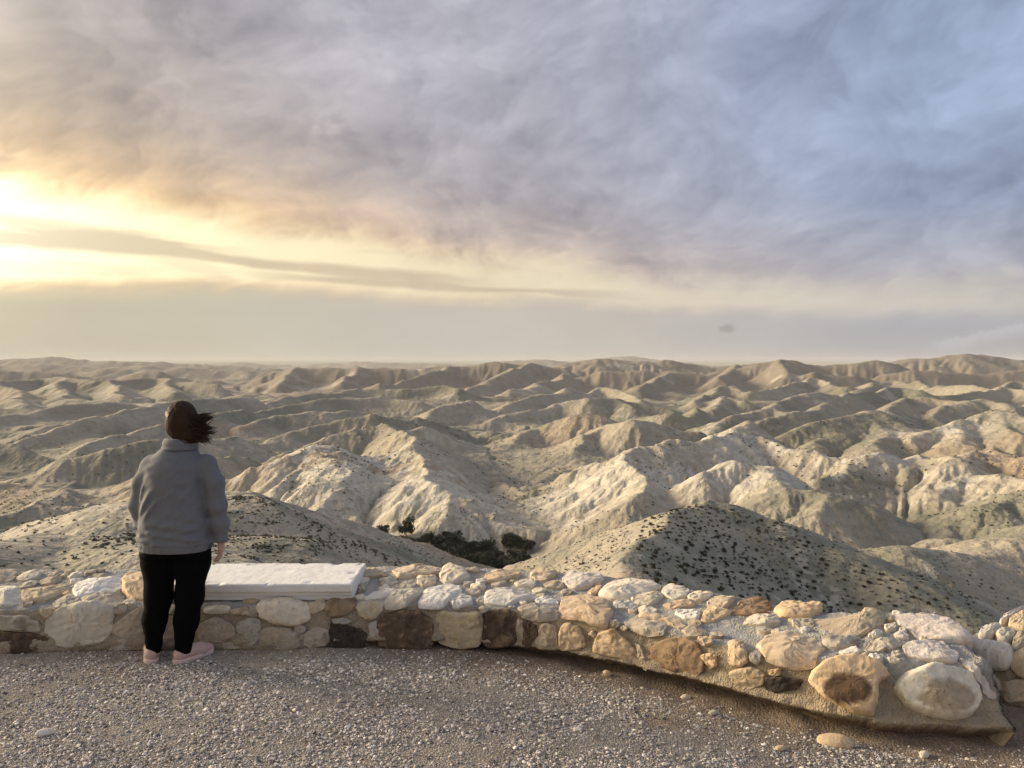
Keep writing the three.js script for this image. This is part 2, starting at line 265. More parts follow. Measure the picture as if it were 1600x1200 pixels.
// noise whose grain grows with distance in whole octaves, so that near and far ground show about the same fineness
function atScale(f, x, z, L, r, lo = 0.25, hi = 8) {
  const l = Math.log2(clamp(r / 250, lo, hi)), a = Math.floor(l), t = smooth(0.25, 0.75, l - a), q = L * Math.pow(2, a);
  if (t <= 0) return f(x / q, z / q); const b = f(x / (2 * q) + 5.3, z / (2 * q) - 2.7); return t >= 1 ? b : lerp(f(x / q, z / q), b, t);
}
const F2 = (x, y) => fbm(x, y, 2), F3 = (x, y) => fbm(x, y, 3), F4 = (x, y) => fbm(x, y, 4), F6 = (x, y) => fbm(x, y, 3, 0.6), RD2 = (x, y) => ridged(x, y, 2), RD3 = (x, y) => ridged(x, y, 3);
const DT = 0.0032, DQ = 0.006, R0 = 30, TH = 52 * DEG;       // coarse grid: angle step, step of ln(radius)
const NC = Math.ceil(2 * TH / DT) + 1, NR = Math.ceil(Math.log(3300 / R0) / DQ) + 1;
const NFAR = Math.ceil(Math.log(14000 / R0) / DQ) + 1;
const height = new Float32Array(NC * NFAR), wear = new Float32Array(NC * NFAR), flow = new Float32Array(NC * NFAR);
{
  const PX = new Float32Array(NC * NFAR), PZ = new Float32Array(NC * NFAR), SC = new Float32Array(NFAR);
  for (let i = 0; i < NFAR; i++) {
    const r = R0 * Math.exp(i * DQ); SC[i] = r;
    for (let j = 0; j < NC; j++) {
      const t = -TH + j * DT, k = i * NC + j, x = r * Math.sin(t), z = -r * Math.cos(t);
      const s = clamp(r / 260, 0.5, 5);
      const wp = s * lerp(3, 8, smooth(110, 220, r));
      PX[k] = x + wp * atScale(F3, x, z, 55, r); PZ[k] = z + wp * atScale(F3, x + 3100, z - 1200, 55, r);
      const farness = smooth(900, 1800, r), vf = smooth(3000, 5000, r);
      const floor = lerp(lerp(-48, -72, farness), -75, vf);
      const hill = atScale(RD3, x, z, 95, r, 1, 6);
      let h = floor + (9 + 16 * farness) * (hill - 0.35) + 4 * n2(x / 45, z / 45);
      const view = -0.6 - (r - 6.5) * (0.43 + 0.05 * n2(x / 20, z / 20));
      if (view > h) h = view;
      height[k] = h;
    }
  }
  for (const c of CRESTS) {
    const slope = c[0], w = c[1]; let x0 = 1e9, x1 = -1e9, z0 = 1e9, z1 = -1e9, emax = -1e9;
    for (let p = 2; p < c.length; p += 3) { x0 = Math.min(x0, c[p]); x1 = Math.max(x1, c[p]); emax = Math.max(emax, c[p + 1]); z0 = Math.min(z0, c[p + 2]); z1 = Math.max(z1, c[p + 2]); }
    const reach = (emax + 75) / slope + w + 30;
    const rmin = Math.max(R0, -z1 - reach), rmax = Math.hypot(Math.max(Math.abs(x0), Math.abs(x1)) + reach, z0 - reach);
    const i0 = Math.max(0, Math.floor(Math.log(rmin / R0) / DQ)), i1 = Math.min(NFAR - 1, Math.ceil(Math.log(rmax / R0) / DQ));
    for (let i = i0; i <= i1; i++) {
      const r = SC[i], ks = clamp(r / 260, 0.5, 4) * 1.6;
      for (let j = 0; j < NC; j++) {
        const k = i * NC + j, x = PX[k], z = PZ[k];
        if (x < x0 - reach || x > x1 + reach || z < z0 - reach || z > z1 + reach) continue;
        let best = -1e9;
        for (let p = 2; p + 3 < c.length; p += 3) {
          const ax = c[p], ay = c[p + 1], az = c[p + 2], bx = c[p + 3] - ax, by = c[p + 4] - ay, bz = c[p + 5] - az;
          const t = clamp(((x - ax) * bx + (z - az) * bz) / (bx * bx + bz * bz));
          const dx = x - ax - bx * t, dz = z - az - bz * t, e = ay + by * t - slope * (Math.sqrt(dx * dx + dz * dz + w * w) - w);
          if (e > best) best = e;
        }
        const h = height[k], d = best - h;
        if (d > ks) height[k] = best; else if (d > -ks) { const q = (d + ks) / (2 * ks); height[k] = h + d * q + ks * q * (1 - q); }
      }
    }
  }
  for (const c of GULLIES) for (let i = 0; i < NFAR && SC[i] < 420; i++) for (let j = 0; j < NC; j++) {
    const k = i * NC + j, x = PX[k], z = PZ[k]; let best = 1e9;
    for (let p = 1; p + 3 < c.length; p += 3) {
      const ax = c[p], ay = c[p + 1], az = c[p + 2], bx = c[p + 3] - ax, by = c[p + 4] - ay, bz = c[p + 5] - az, t = clamp(((x - ax) * bx + (z - az) * bz) / (bx * bx + bz * bz));
      best = Math.min(best, ay + by * t + c[0] * Math.max(0, Math.hypot(x - ax - bx * t, z - az - bz * t) - 2));
    }
    if (best < height[k]) height[k] = best;
  }
  // small unevenness that gives the water its first paths
  for (let i = 0; i < NFAR; i++) for (let j = 0; j < NC; j++) {
    const k = i * NC + j, r = SC[i], s = clamp(r / 300, 0.6, 6), t = -TH + j * DT, x = r * Math.sin(t), z = -r * Math.cos(t);
    height[k] += s * smooth(60, 190, r) * lerp(1, 0.55, smooth(300, 520, r)) * (1 + 1.0 * smooth(1000, 1800, r)) * (2.2 * atScale(F4, x, z, 26, r) + 2.4 * (atScale(RD3, x + 900, z, 34, r) - 0.5));
  }
  console.log('crests', performance.now() | 0);
  // water: flood from the rim gives an order and a way down for every cell; each cell wears towards the next below
  const N = NC * NR, rec = new Int32Array(N), order = new Int32Array(N), area = new Float32Array(N), done = new Uint8Array(N), fill = new Float32Array(N), first = height.slice(0, N);
  const heap = new Int32Array(N + 1); let hn = 0;
  const push = (k) => { let i = ++hn; const f = fill[k]; while (i > 1) { const p = i >> 1; if (fill[heap[p]] <= f) break; heap[i] = heap[p]; i = p; } heap[i] = k; };
  const pop = () => { const top = heap[1], last = heap[hn--], f = fill[last]; let i = 1; for (;;) { let c = i << 1; if (c > hn) break; if (c < hn && fill[heap[c + 1]] < fill[heap[c]]) c++; if (fill[heap[c]] >= f) break; heap[i] = heap[c]; i = c; } heap[i] = last; return top; };
  const OI = [-1, 1, 0, 0, -1, -1, 1, 1], OJ = [0, 0, -1, 1, -1, 1, -1, 1], DL = [DQ, DQ, DT, DT, 0, 0, 0, 0].map((d) => d || Math.hypot(DQ, DT));
  const STEPS = 24;
  for (let step = 0; step < STEPS; step++) {
    done.fill(0); hn = 0; let no = 0;
    for (let i = 0; i < NR; i++) for (let j = 0; j < NC; j++) if (i === 0 || j === 0 || i === NR - 1 || j === NC - 1) { const k = i * NC + j; done[k] = 1; fill[k] = height[k]; rec[k] = k; push(k); }
    while (hn) {
      const k = pop(); order[no++] = k; const i = (k / NC) | 0, j = k - i * NC;
      for (let n = 0; n < 8; n++) {
        const a = i + OI[n], b = j + OJ[n]; if (a < 0 || b < 0 || a >= NR || b >= NC) continue;
        const m = a * NC + b; if (done[m]) continue; done[m] = 1;
        fill[m] = Math.max(height[m], fill[k] + 1e-4); push(m);
      }
    }
    for (let i = 1; i < NR - 1; i++) for (let j = 1; j < NC - 1; j++) {
      const k = i * NC + j; let bs = -1, br = k;
      for (let n = 0; n < 8; n++) { const m = k + OI[n] * NC + OJ[n], s = (fill[k] - fill[m]) / DL[n]; if (s > bs) { bs = s; br = m; } }
      rec[k] = br;
    }
    for (let i = 0; i < NR; i++) { const a = SC[i] * SC[i] * DT * DQ; for (let j = 0; j < NC; j++) area[i * NC + j] = a; }
    for (let n = N - 1; n >= 0; n--) { const k = order[n]; if (rec[k] !== k) area[rec[k]] += area[k]; }
    for (let n = 0; n < N; n++) {
      const k = order[n], m = rec[k]; if (m === k) continue;
      const i = (k / NC) | 0, r = SC[i], a = Math.abs(k - m), d = r * (a === 1 ? DT : a === NC ? DQ : DL[4]);
      if (height[m] >= height[k]) continue;
      const soft = 0.15 + 0.85 * smooth(130, 200, r), gentle = lerp(1, 0.7, smooth(320, 560, r)) * (1 + 0.9 * smooth(1000, 1800, r));
      const f = 0.036 * soft * gentle * Math.pow(area[k], 0.42) / d;
      height[k] = (height[k] + f * height[m]) / (1 + f);
    }
    // soil creep rounds the crests
    const kd = 0.032;
    fill.set(height.subarray(0, N));
    for (let i = 1; i < NR - 1; i++) for (let j = 1; j < NC - 1; j++) {
      const k = i * NC + j, sc = clamp(260 / SC[i], 0.35, 2.2);
      height[k] += kd * sc * (0.4 * (fill[k - NC] + fill[k + NC] - 2 * fill[k]) + 0.15 * (fill[k - 1] + fill[k + 1] - 2 * fill[k]));
    }
  }
  for (let k = 0; k < N; k++) { wear[k] = first[k] - height[k]; flow[k] = Math.log(area[k]); }
  console.log('water', performance.now() | 0, NC, NR);
}
function cubic(a, b, c, d, t) { return b + 0.5 * t * (c - a + t * (2 * a - 5 * b + 4 * c - d + t * (3 * (b - c) + d - a))); }
function sample(A, q, u, kind) {                             // value of a coarse grid at row q, column u
  const i = clamp(Math.floor(q), 1, NFAR - 3), j = clamp(Math.floor(u), 1, NC - 3), s = q - i, t = u - j, k = i * NC + j;
  if (!kind) return lerp(lerp(A[k], A[k + 1], t), lerp(A[k + NC], A[k + NC + 1], t), s);
  const R = (m) => cubic(A[m - 1], A[m], A[m + 1], A[m + 2], t);
  return cubic(R(k - NC), R(k), R(k + NC), R(k + 2 * NC), s);
}
function groundAt(x, z) {                                    // height of the desert at a place
  const r = Math.hypot(x, z), t = Math.atan2(x, -z);
  let h;
  if (r < R0 * 1.02) h = -0.6 - (r - 6.5) * 0.43 + 0.15 * fbm(x / 2.5, z / 2.5, 3);
  else {
    h = sample(height, Math.log(r / R0) / DQ, (clamp(t, -TH + 2 * DT, TH - 3 * DT) + TH) / DT, 1);
    if (r < 45) h = lerp(-0.6 - (r - 6.5) * 0.43, h, smooth(R0, 45, r));
  }
  const s = clamp(r / 200, 0.25, 6), q = smooth(9, 30, r);
  h += q * s * (0.40 * atScale(F3, x, z, 10, r) + 0.95 * (atScale(RD3, x + 50, z, 11, r) - 0.5) * smooth(130, 230, r) * lerp(1, 0.55, smooth(320, 520, r)));
  return h;
}
const terrainMesh = (() => {
  const thetas = [], radii = [];
  for (let t = -62 * DEG; t < -34.5 * DEG; t += 0.006) thetas.push(t);
  for (let t = -34.5 * DEG; t < 34.5 * DEG; t += 0.0016) thetas.push(t);
  for (let t = 34.5 * DEG; t < 62 * DEG; t += 0.006) thetas.push(t);
  for (let r = 6.0; r < 55; r *= 1.022) radii.push(r);
  for (let r = 55; r < 1500; r *= 1.0042) radii.push(r);
  for (let r = 1500; r < 13500; r *= 1.0085) radii.push(r);
  const nt = thetas.length, nr = radii.length, pos = new Float32Array(nt * nr * 3), col = new Float32Array(nt * nr * 3), uv = new Float32Array(nt * nr * 2), idx = new Uint32Array((nt - 1) * (nr - 1) * 6);
  const at = (i, j) => i * nt + j;
  for (let i = 0; i < nr; i++) for (let j = 0; j < nt; j++) {
    const r = radii[i], t = thetas[j], x = r * Math.sin(t), z = -r * Math.cos(t), k = at(i, j);
    pos[k * 3] = x; pos[k * 3 + 1] = groundAt(x, z); pos[k * 3 + 2] = z; uv[k * 2] = x / 24; uv[k * 2 + 1] = z / 24;
  }
  for (let i = 0, n = 0; i < nr - 1; i++) for (let j = 0; j < nt - 1; j++) { const a = at(i, j), b = at(i, j + 1), c = at(i + 1, j), d = at(i + 1, j + 1); idx[n++] = a; idx[n++] = b; idx[n++] = d; idx[n++] = a; idx[n++] = d; idx[n++] = c; }
  const g = new THREE.BufferGeometry();
  g.setAttribute('position', new THREE.BufferAttribute(pos, 3)); g.setAttribute('uv', new THREE.BufferAttribute(uv, 2)); g.setIndex(new THREE.BufferAttribute(idx, 1));
  g.computeVertexNormals();
  // what the ground is made of: loess, thin scrub, bare chalk, ochre marl with warm light painted in on the right, each in patches with their own outlines
  const LOESS = [0.435, 0.38, 0.285], SCRUB = [0.245, 0.238, 0.172], CHALK = [0.62, 0.565, 0.46], CREAM = [0.53, 0.47, 0.36], OCHRE_AND_WARM_LIGHT = [0.45, 0.345, 0.235], BROWN = [0.25, 0.205, 0.15], GREEN = [0.20, 0.205, 0.14], PINK = [0.27, 0.215, 0.17];
  const CHALKY = [[-45, -255, 62, 48], [-20, -235, 32, 48], [35, -240, 60, 40], [85, -285, 42, 34], [66, -212, 34, 18], [112, -272, 40, 24], [-55, -300, 40, 25], [205, -395, 36, 34], [-80, -100, 36, 30], [-60, -430, 40, 40], [128, -232, 22, 16]];
  for (let i = 0; i < nr; i++) for (let j = 0; j < nt; j++) {
    const k = at(i, j), x = pos[k * 3], y = pos[k * 3 + 1], z = pos[k * 3 + 2], r = radii[i], s = clamp(r / 250, 0.5, 8);
    const ny = g.attributes.normal.getY(k), q = clamp(Math.log(r / R0) / DQ, 1, NFAR - 4), u = clamp((thetas[j] + TH) / DT, 1, NC - 4);
    const wr = r > R0 ? sample(wear, q, u) / s : 0, fl = r > R0 ? sample(flow, q, u) : 0;
    const a = atScale(F4, x, z, 70, r), b = atScale(F4, x + 900, z, 24, r), c = atScale(F6, x - 400, z, 7, r), d = atScale(F2, x, z + 300, 2.2, r);
    let chalk = 0; for (const p of CHALKY) chalk = Math.max(chalk, 1 - Math.hypot((x - p[0]) / p[2], (z - p[1]) / p[3]) * 0.8);
    let m = LOESS.slice(); const blend = (d, t) => { t = clamp(t); m[0] += (d[0] - m[0]) * t; m[1] += (d[1] - m[1]) * t; m[2] += (d[2] - m[2]) * t; };
    blend(CREAM, 0.9 * smooth(0.05, 0.4, chalk + 0.5 * b + 0.25 * c));
    blend(SCRUB, 0.85 * smooth(-0.12, 0.16, a + 0.5 * b + 0.3 * c + 0.15 * d - 0.6 * chalk));
    blend(OCHRE_AND_WARM_LIGHT, 0.75 * smooth(0.02, 0.3, atScale(F3, x + 4000, z, 110, r) + 0.35 * b + 0.15 * c - 0.12 + 0.42 * clamp(1 - Math.hypot((x - 135) / 80, (z + 215) / 75)) + 0.3 * clamp(1 - Math.hypot((x - 230) / 130, (z + 430) / 150))));  // marl patches; the two right-hand boosts paint warm light into the ground colour
    blend(PINK, 0.75 * smooth(-0.15, 0.2, (-z - 1250) / 1500 + 0.35 * a + 0.2 * b));
    blend(CHALK, 0.95 * smooth(0.36, 0.66, chalk * 0.9 + 0.6 * b + 0.5 * c + 0.2 * d + 0.10 * clamp(wr, -1, 2) - 0.12) * smooth(0.02, 0.2, chalk) + 0.55 * smooth(0.22, 0.42, b + 0.55 * c + 0.2 * d - 0.06));
    const bed = y / (2.6 * s) + 1.3 * a + 0.3 * c, band = Math.abs(bed - Math.round(bed));
    blend(BROWN, 0.34 * smooth(0.14, 0.03, band) * smooth(0.0, 0.3, atScale(n2, x + 600, z, 30, r) + 0.2));
    blend(GREEN, 0.6 * smooth(Math.log(900 * s * s), Math.log(6000 * s * s), fl + 1.8 * c + 0.8 * b + 0.8 * d));
    blend(SCRUB, 0.85 * smooth(Math.log(70 * s * s), Math.log(420 * s * s), fl + 1.5 * c + 1.2 * d));
    blend(BROWN, 0.45 * smooth(0.30, 0.50, c + 0.3 * b + 0.35 * d));
    const g2 = 1 + 0.20 * c + 0.30 * d;
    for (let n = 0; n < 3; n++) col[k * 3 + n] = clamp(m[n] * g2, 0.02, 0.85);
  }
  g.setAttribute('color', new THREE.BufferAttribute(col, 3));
  const grain = texture(1024, (u, v) => { const a = tn(u, v, 9, 5, 3), b = tn(u, v, 60, 3, 8); return 0.86 + 0.10 * a + 0.16 * b - 0.45 * smooth(0.34, 0.5, tn(u, v, 42, 2, 21)); });
  const relief = texture(1024, (u, v) => 0.5 + 0.35 * tn(u, v, 8, 7, 5));
  const mat = new THREE.MeshStandardMaterial({ vertexColors: true, roughness: 1, map: grain, bumpMap: relief, bumpScale: 1.5 });
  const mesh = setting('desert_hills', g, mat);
  return mesh;
})();
console.log('terrain', performance.now() | 0);

// ---------------------------------------------------------------- materials of the terrace
const rockMap = texture(512, (u, v) => {
  const a = tn(u, v, 5, 5, 2), b = tn(u, v, 18, 4, 9), pit = smooth(0.26, 0.5, tn(u, v, 24, 4, 14)) * smooth(-0.2, 0.3, tn(u, v, 4, 3, 40)), stain = smooth(0.12, 0.42, tn(u, v, 7, 4, 31));
  const t = 0.86 + 0.16 * a + 0.16 * b - 0.34 * pit; return [t - 0.03 * stain, t - 0.10 * stain, t - 0.19 * stain];
});
const rockBump = texture(512, (u, v) => 0.55 + 0.30 * tn(u, v, 6, 6, 2) + 0.12 * tn(u, v, 40, 3, 5) - 0.25 * smooth(0.26, 0.5, tn(u, v, 24, 4, 14)) * smooth(-0.2, 0.3, tn(u, v, 4, 3, 40)));
const burnMap = texture(512, (u, v) => { const t = 0.62 + 0.5 * tn(u, v, 9, 5, 6) + 0.25 * tn(u, v, 30, 4, 3); return [t * 1.05, t * 0.97, t * 0.88]; });
const rock = (r, g, b, extra = {}) => new THREE.MeshStandardMaterial({ color: new THREE.Color().setRGB(r, g, b), roughness: 0.95, map: rockMap, bumpMap: rockBump, bumpScale: 0.011, vertexColors: true, ...extra });
const ROCK = {
  w: [rock(0.86, 0.80, 0.70), rock(0.82, 0.78, 0.70)], c: [rock(0.78, 0.68, 0.52), rock(0.82, 0.72, 0.57)], t: [rock(0.60, 0.48, 0.32), rock(0.56, 0.46, 0.33)],
  o: [rock(0.74, 0.55, 0.34), rock(0.70, 0.54, 0.37)], g: [rock(0.52, 0.46, 0.37), rock(0.56, 0.49, 0.38)], b: [rock(0.36, 0.25, 0.15), rock(0.40, 0.27, 0.16)],
  d: [rock(0.15, 0.11, 0.075, { map: burnMap }), rock(0.17, 0.125, 0.085, { map: burnMap })], k: [rock(0.06, 0.052, 0.048, { map: burnMap }), rock(0.08, 0.066, 0.058, { map: burnMap })], p: [rock(0.76, 0.68, 0.60), rock(0.74, 0.66, 0.56)],
};
ROCK.O = ROCK.o; ROCK.P = ROCK.c;

// ---------------------------------------------------------------- the low stone wall
const WALL_LINE = [[-4.941,-5.192],[-4.820,-5.192],[-4.700,-5.192],[-4.579,-5.192],[-4.459,-5.192],[-4.338,-5.192],[-4.218,-5.192],[-4.097,-5.192],[-3.977,-5.191],[-3.856,-5.191],[-3.736,-5.191],[-3.615,-5.191],[-3.495,-5.192],[-3.374,-5.194],[-3.254,-5.198],[-3.134,-5.204],[-3.013,-5.213],[-2.894,-5.225],[-2.774,-5.238],[-2.654,-5.250],[-2.534,-5.260],[-2.413,-5.266],[-2.293,-5.269],[-2.172,-5.269],[-2.052,-5.268],[-1.932,-5.267],[-1.811,-5.267],[-1.691,-5.268],[-1.570,-5.271],[-1.450,-5.275],[-1.329,-5.281],[-1.209,-5.287],[-1.089,-5.293],[-0.968,-5.299],[-0.848,-5.303],[-0.727,-5.304],[-0.607,-5.303],[-0.487,-5.297],[-0.367,-5.286],[-0.247,-5.269],[-0.129,-5.246],[-0.013,-5.214],[0.101,-5.175],[0.213,-5.130],[0.322,-5.080],[0.430,-5.027],[0.537,-4.971],[0.642,-4.912],[0.745,-4.850],[0.845,-4.782],[0.942,-4.711],[1.036,-4.636],[1.130,-4.559],[1.222,-4.482],[1.315,-4.405],[1.408,-4.329],[1.504,-4.256],[1.603,-4.187],[1.707,-4.127],[1.818,-4.080],[1.935,-4.051],[2.054,-4.037],[2.175,-4.027],[2.294,-4.016],[2.414,-4.004]]; // foot of the wall's front, x and z in metres
const STONES = [ // kind of stone, then its outline: metres along the wall, metres up the front and over the top
  ["w",2.003,0.643,2.013,0.726,2.202,0.753,2.277,0.723,2.311,0.572,2.245,0.497,2.107,0.43,2.045,0.528],
  ["c",1.41,0.613,1.464,0.652,1.544,0.651,1.638,0.579,1.738,0.421,1.709,0.363,1.605,0.336],
  ["t",1.658,0.578,1.744,0.624,1.915,0.682,1.967,0.565,1.907,0.399,1.763,0.42],
  ["g",1.963,0.38,2.033,0.497,2.119,0.429,2.132,0.309,2.026,0.288],
  ["c",1.993,0.212,2.032,0.257,2.15,0.322,2.309,0.325,2.375,0.236,2.366,0.13,2.31,0.061,2.151,0.037,2.037,0.058,1.985,0.107],
  ["g",1.607,0.219,1.688,0.236,1.827,0.233,1.908,0.191,1.922,0.132,1.795,0.147,1.621,0.149],
  ["d",1.622,0.126,1.692,0.131,1.865,0.124,1.968,0.096,1.959,0.026,1.812,0.005,1.639,0.01],
  ["t",2.383,0.153,2.491,0.234,2.581,0.285,2.599,0.173,2.578,0.079,2.472,0.069,2.396,0.106],
  ["o",2.277,0.74,2.284,0.827,2.407,0.837,2.513,0.562,2.51,0.406,2.439,0.408,2.335,0.571],
  ["g",2.119,0.475,2.253,0.475,2.328,0.523,2.409,0.349,2.362,0.308,2.177,0.341],
  ["g",2.316,0.049,2.425,0.076,2.543,0.056,2.55,0.009,2.381,-0.002],
  ["t",2.611,0.162,2.693,0.208,2.801,0.22,2.815,0.138,2.793,0.067,2.674,0.055],
  ["g",2.608,0.268,2.748,0.284,2.848,0.274,2.837,0.232,2.681,0.22],
  ["t",2.9,0.138,3.03,0.203,3.152,0.15,3.159,0.091,3.07,0.053,2.951,0.044],
  ["c",2.956,0.268,3.013,0.285,3.113,0.268,3.108,0.23,2.97,0.227],
  ["o",3.12,0.254,3.21,0.262,3.295,0.271,3.276,0.232,3.163,0.215],
  ["g",3.17,0.162,3.247,0.197,3.313,0.185,3.315,0.102,3.189,0.103],
  ["g",2.975,0.023,3.131,0.05,3.25,0.061,3.269,0.02,3.096,0.003],
  ["c",3.31,0.264,3.32,0.334,3.394,0.371,3.579,0.34,3.633,0.25,3.623,0.19,3.552,0.155,3.419,0.172,3.327,0.203],
  ["t",3.324,0.102,3.369,0.137,3.512,0.13,3.564,0.079,3.56,0.008,3.422,-0.008,3.325,0.006],
  ["t",3.628,0.313,3.711,0.356,3.73,0.259,3.664,0.224,3.638,0.24],
  ["b",3.736,0.329,3.772,0.366,3.907,0.362,3.92,0.256,3.869,0.221,3.766,0.208,3.743,0.238],
  ["g",3.574,0.054,3.665,0.138,3.747,0.117,3.748,0.025,3.626,0.012],
  ["k",3.777,0.157,3.849,0.145,3.931,0.124,4.003,0.092,3.973,0.002,3.774,0.015],
  ["t",3.949,0.289,4.003,0.346,4.103,0.328,4.105,0.254,4.064,0.194,4.003,0.176,3.958,0.215],
  ["d",4.085,0.132,4.115,0.208,4.291,0.229,4.394,0.199,4.416,0.154,4.412,0.007,4.293,-0.005,4.097,0.015],
  ["c",4.114,0.323,4.171,0.481,4.296,0.503,4.316,0.427,4.291,0.348,4.249,0.264,4.125,0.249],
  ["w",4.342,0.349,4.361,0.51,4.495,0.622,4.551,0.575,4.558,0.466,4.497,0.262,4.347,0.267],
  ["c",4.268,0.736,4.368,0.768,4.392,0.651,4.341,0.587,4.281,0.62],
  ["o",4.105,0.873,4.15,0.935,4.26,0.951,4.384,0.891,4.387,0.814,4.278,0.781,4.162,0.736],
  ["c",4.407,0.769,4.416,0.939,4.464,0.941,4.548,0.87,4.577,0.765,4.517,0.673,4.453,0.639],
  ["w",4.533,0.358,4.579,0.462,4.665,0.371,4.668,0.306,4.611,0.276,4.58,0.251,4.551,0.269],
  ["t",4.441,0.185,4.508,0.237,4.602,0.22,4.726,0.236,4.74,0.105,4.72,0.028,4.605,0.012,4.464,0.038],
  ["g",3.886,0.592,3.959,0.595,3.955,0.507,3.897,0.473],
  ["w",3.981,0.43,4.077,0.49,4.17,0.489,4.121,0.388,3.988,0.377],
  ["g",4.03,0.703,4.128,0.76,4.151,0.648,4.064,0.593],
  ["t",3.879,0.926,3.986,0.901,4.074,0.782,3.926,0.771],
  ["g",4.175,0.62,4.258,0.692,4.276,0.586,4.207,0.521],
  ["g",3.787,0.197,3.869,0.194,3.92,0.175,3.869,0.155,3.798,0.164],
  ["g",4.013,0.153,4.069,0.173,4.075,0.092,4.034,0.062],
  ["g",3.223,0.27,3.289,0.296,3.301,0.224,3.244,0.214],
  ["g",3.215,0.143,3.307,0.163,3.314,0.062,3.259,0.022,3.217,0.042],
  ["d",4.768,0.228,4.841,0.258,4.956,0.262,4.974,0.184,4.973,0.064,4.889,0.036,4.804,0.029,4.767,0.066],
  ["g",4.981,0.214,5.021,0.208,5.031,0.13,5.016,0.044,4.984,0.055],
  ["d",5.042,0.211,5.107,0.188,5.13,0.141,5.089,0.097,5.069,0.05,5.025,0.049,5.034,0.15],
  ["t",5.144,0.202,5.24,0.195,5.253,0.064,5.186,0.065,5.106,0.074],
  ["o",5.262,0.178,5.297,0.222,5.393,0.216,5.429,0.105,5.377,0.083,5.277,0.061],
  ["w",4.733,0.485,4.807,0.552,4.943,0.618,5.023,0.547,5.033,0.446,4.952,0.393,4.902,0.318,4.765,0.332],
  ["w",5.051,0.44,5.071,0.5,5.157,0.499,5.189,0.42,5.068,0.397],
  ["o",5.192,0.549,5.289,0.61,5.428,0.565,5.514,0.469,5.548,0.378,5.564,0.248,5.475,0.247,5.412,0.267,5.258,0.266,5.237,0.397],
  ["g",4.992,0.312,5.058,0.381,5.197,0.397,5.243,0.244,5.127,0.22,5.02,0.233],
  ["o",5.459,0.187,5.477,0.207,5.517,0.193,5.508,0.165],
  ["o",5.494,0.105,5.525,0.195,5.611,0.231,5.674,0.192,5.725,0.154,5.752,0.111,5.726,0.08,5.628,0.08,5.506,0.079],
  ["t",5.752,0.172,5.788,0.165,5.841,0.091,5.84,0.04,5.793,0.058],
  ["b",5.865,0.161,5.927,0.217,6.06,0.275,6.126,0.24,6.166,0.188,6.168,0.112,6.126,0.067,5.981,0.067,5.878,0.09],
  ["o",4.676,0.822,4.718,0.905,4.803,0.946,4.848,0.837,4.794,0.713,4.696,0.696],
  ["c",4.864,0.692,4.916,0.802,4.973,0.734,4.97,0.651,4.882,0.638],
  ["o",4.914,0.869,4.937,0.978,5.023,0.973,5.042,0.875,5.001,0.766,4.935,0.813],
  ["p",5.106,0.835,5.12,0.99,5.202,0.961,5.283,0.968,5.323,0.911,5.275,0.779,5.22,0.7,5.144,0.757],
  ["t",5.023,0.728,5.081,0.775,5.141,0.75,5.135,0.686,5.052,0.669],
  ["o",5.31,0.668,5.333,0.788,5.352,0.777,5.365,0.688,5.339,0.628],
  ["c",5.388,0.697,5.397,0.872,5.481,0.96,5.596,0.967,5.668,0.923,5.629,0.799,5.565,0.666,5.492,0.617,5.418,0.637],
  ["c",5.58,0.652,5.607,0.761,5.705,0.804,5.732,0.748,5.717,0.594,5.627,0.587],
  ["c",5.704,0.895,5.718,0.96,5.822,0.926,5.841,0.839,5.802,0.754,5.732,0.812],
  ["c",5.867,0.795,5.862,0.901,5.954,0.953,5.962,0.878,5.932,0.797],
  ["o",5.79,0.642,5.826,0.711,5.921,0.776,5.924,0.705,5.856,0.627],
  ["w",5.887,0.556,5.905,0.625,5.969,0.66,6.009,0.596,6.026,0.52,5.953,0.507],
  ["o",5.721,0.457,5.788,0.48,5.895,0.455,6.002,0.41,5.984,0.362,5.896,0.405,5.747,0.41],
  ["g",5.671,0.326,5.714,0.42,5.781,0.374,5.902,0.369,5.925,0.265,5.825,0.232,5.723,0.257],
  ["o",5.989,0.801,5.989,0.915,6.058,0.94,6.088,0.917,6.098,0.776,6.038,0.699],
  ["o",6.061,0.519,6.016,0.676,6.096,0.733,6.155,0.728,6.147,0.653,6.092,0.515],
  ["o",6.133,0.303,6.189,0.335,6.237,0.295,6.185,0.247,6.16,0.258],
  ["o",6.166,0.188,6.206,0.213,6.256,0.215,6.256,0.155,6.23,0.133,6.201,0.16],
  ["p",5.502,0.558,5.58,0.624,5.659,0.567,5.629,0.514,5.537,0.49],
  ["b",6.156,0.705,6.14,0.867,6.179,0.98,6.287,0.968,6.314,0.833,6.246,0.732],
  ["o",6.313,0.328,6.338,0.369,6.43,0.286,6.442,0.226,6.406,0.19,6.342,0.184],
  ["t",6.344,0.14,6.447,0.19,6.52,0.18,6.527,0.12,6.454,0.077,6.369,0.09],
  ["o",6.47,0.358,6.475,0.462,6.538,0.554,6.669,0.559,6.761,0.486,6.791,0.439,6.768,0.366,6.778,0.272,6.677,0.238,6.567,0.252],
  ["o",6.552,0.197,6.615,0.218,6.61,0.178,6.563,0.174],
  ["k",6.545,0.154,6.607,0.172,6.724,0.184,6.716,0.143,6.604,0.095,6.558,0.108],  // a dark hole in the wall, its shade put in as a black stone
  ["O",6.78,0.191,6.802,0.249,6.862,0.306,6.995,0.342,7.121,0.334,7.199,0.285,7.121,0.246,7.107,0.159,7.084,0.086,7.014,0.09,6.93,0.116,6.831,0.141],
  ["P",7.232,0.224,7.287,0.288,7.398,0.332,7.509,0.34,7.588,0.314,7.628,0.256,7.621,0.185,7.554,0.108,7.448,0.093,7.35,0.12,7.291,0.15],
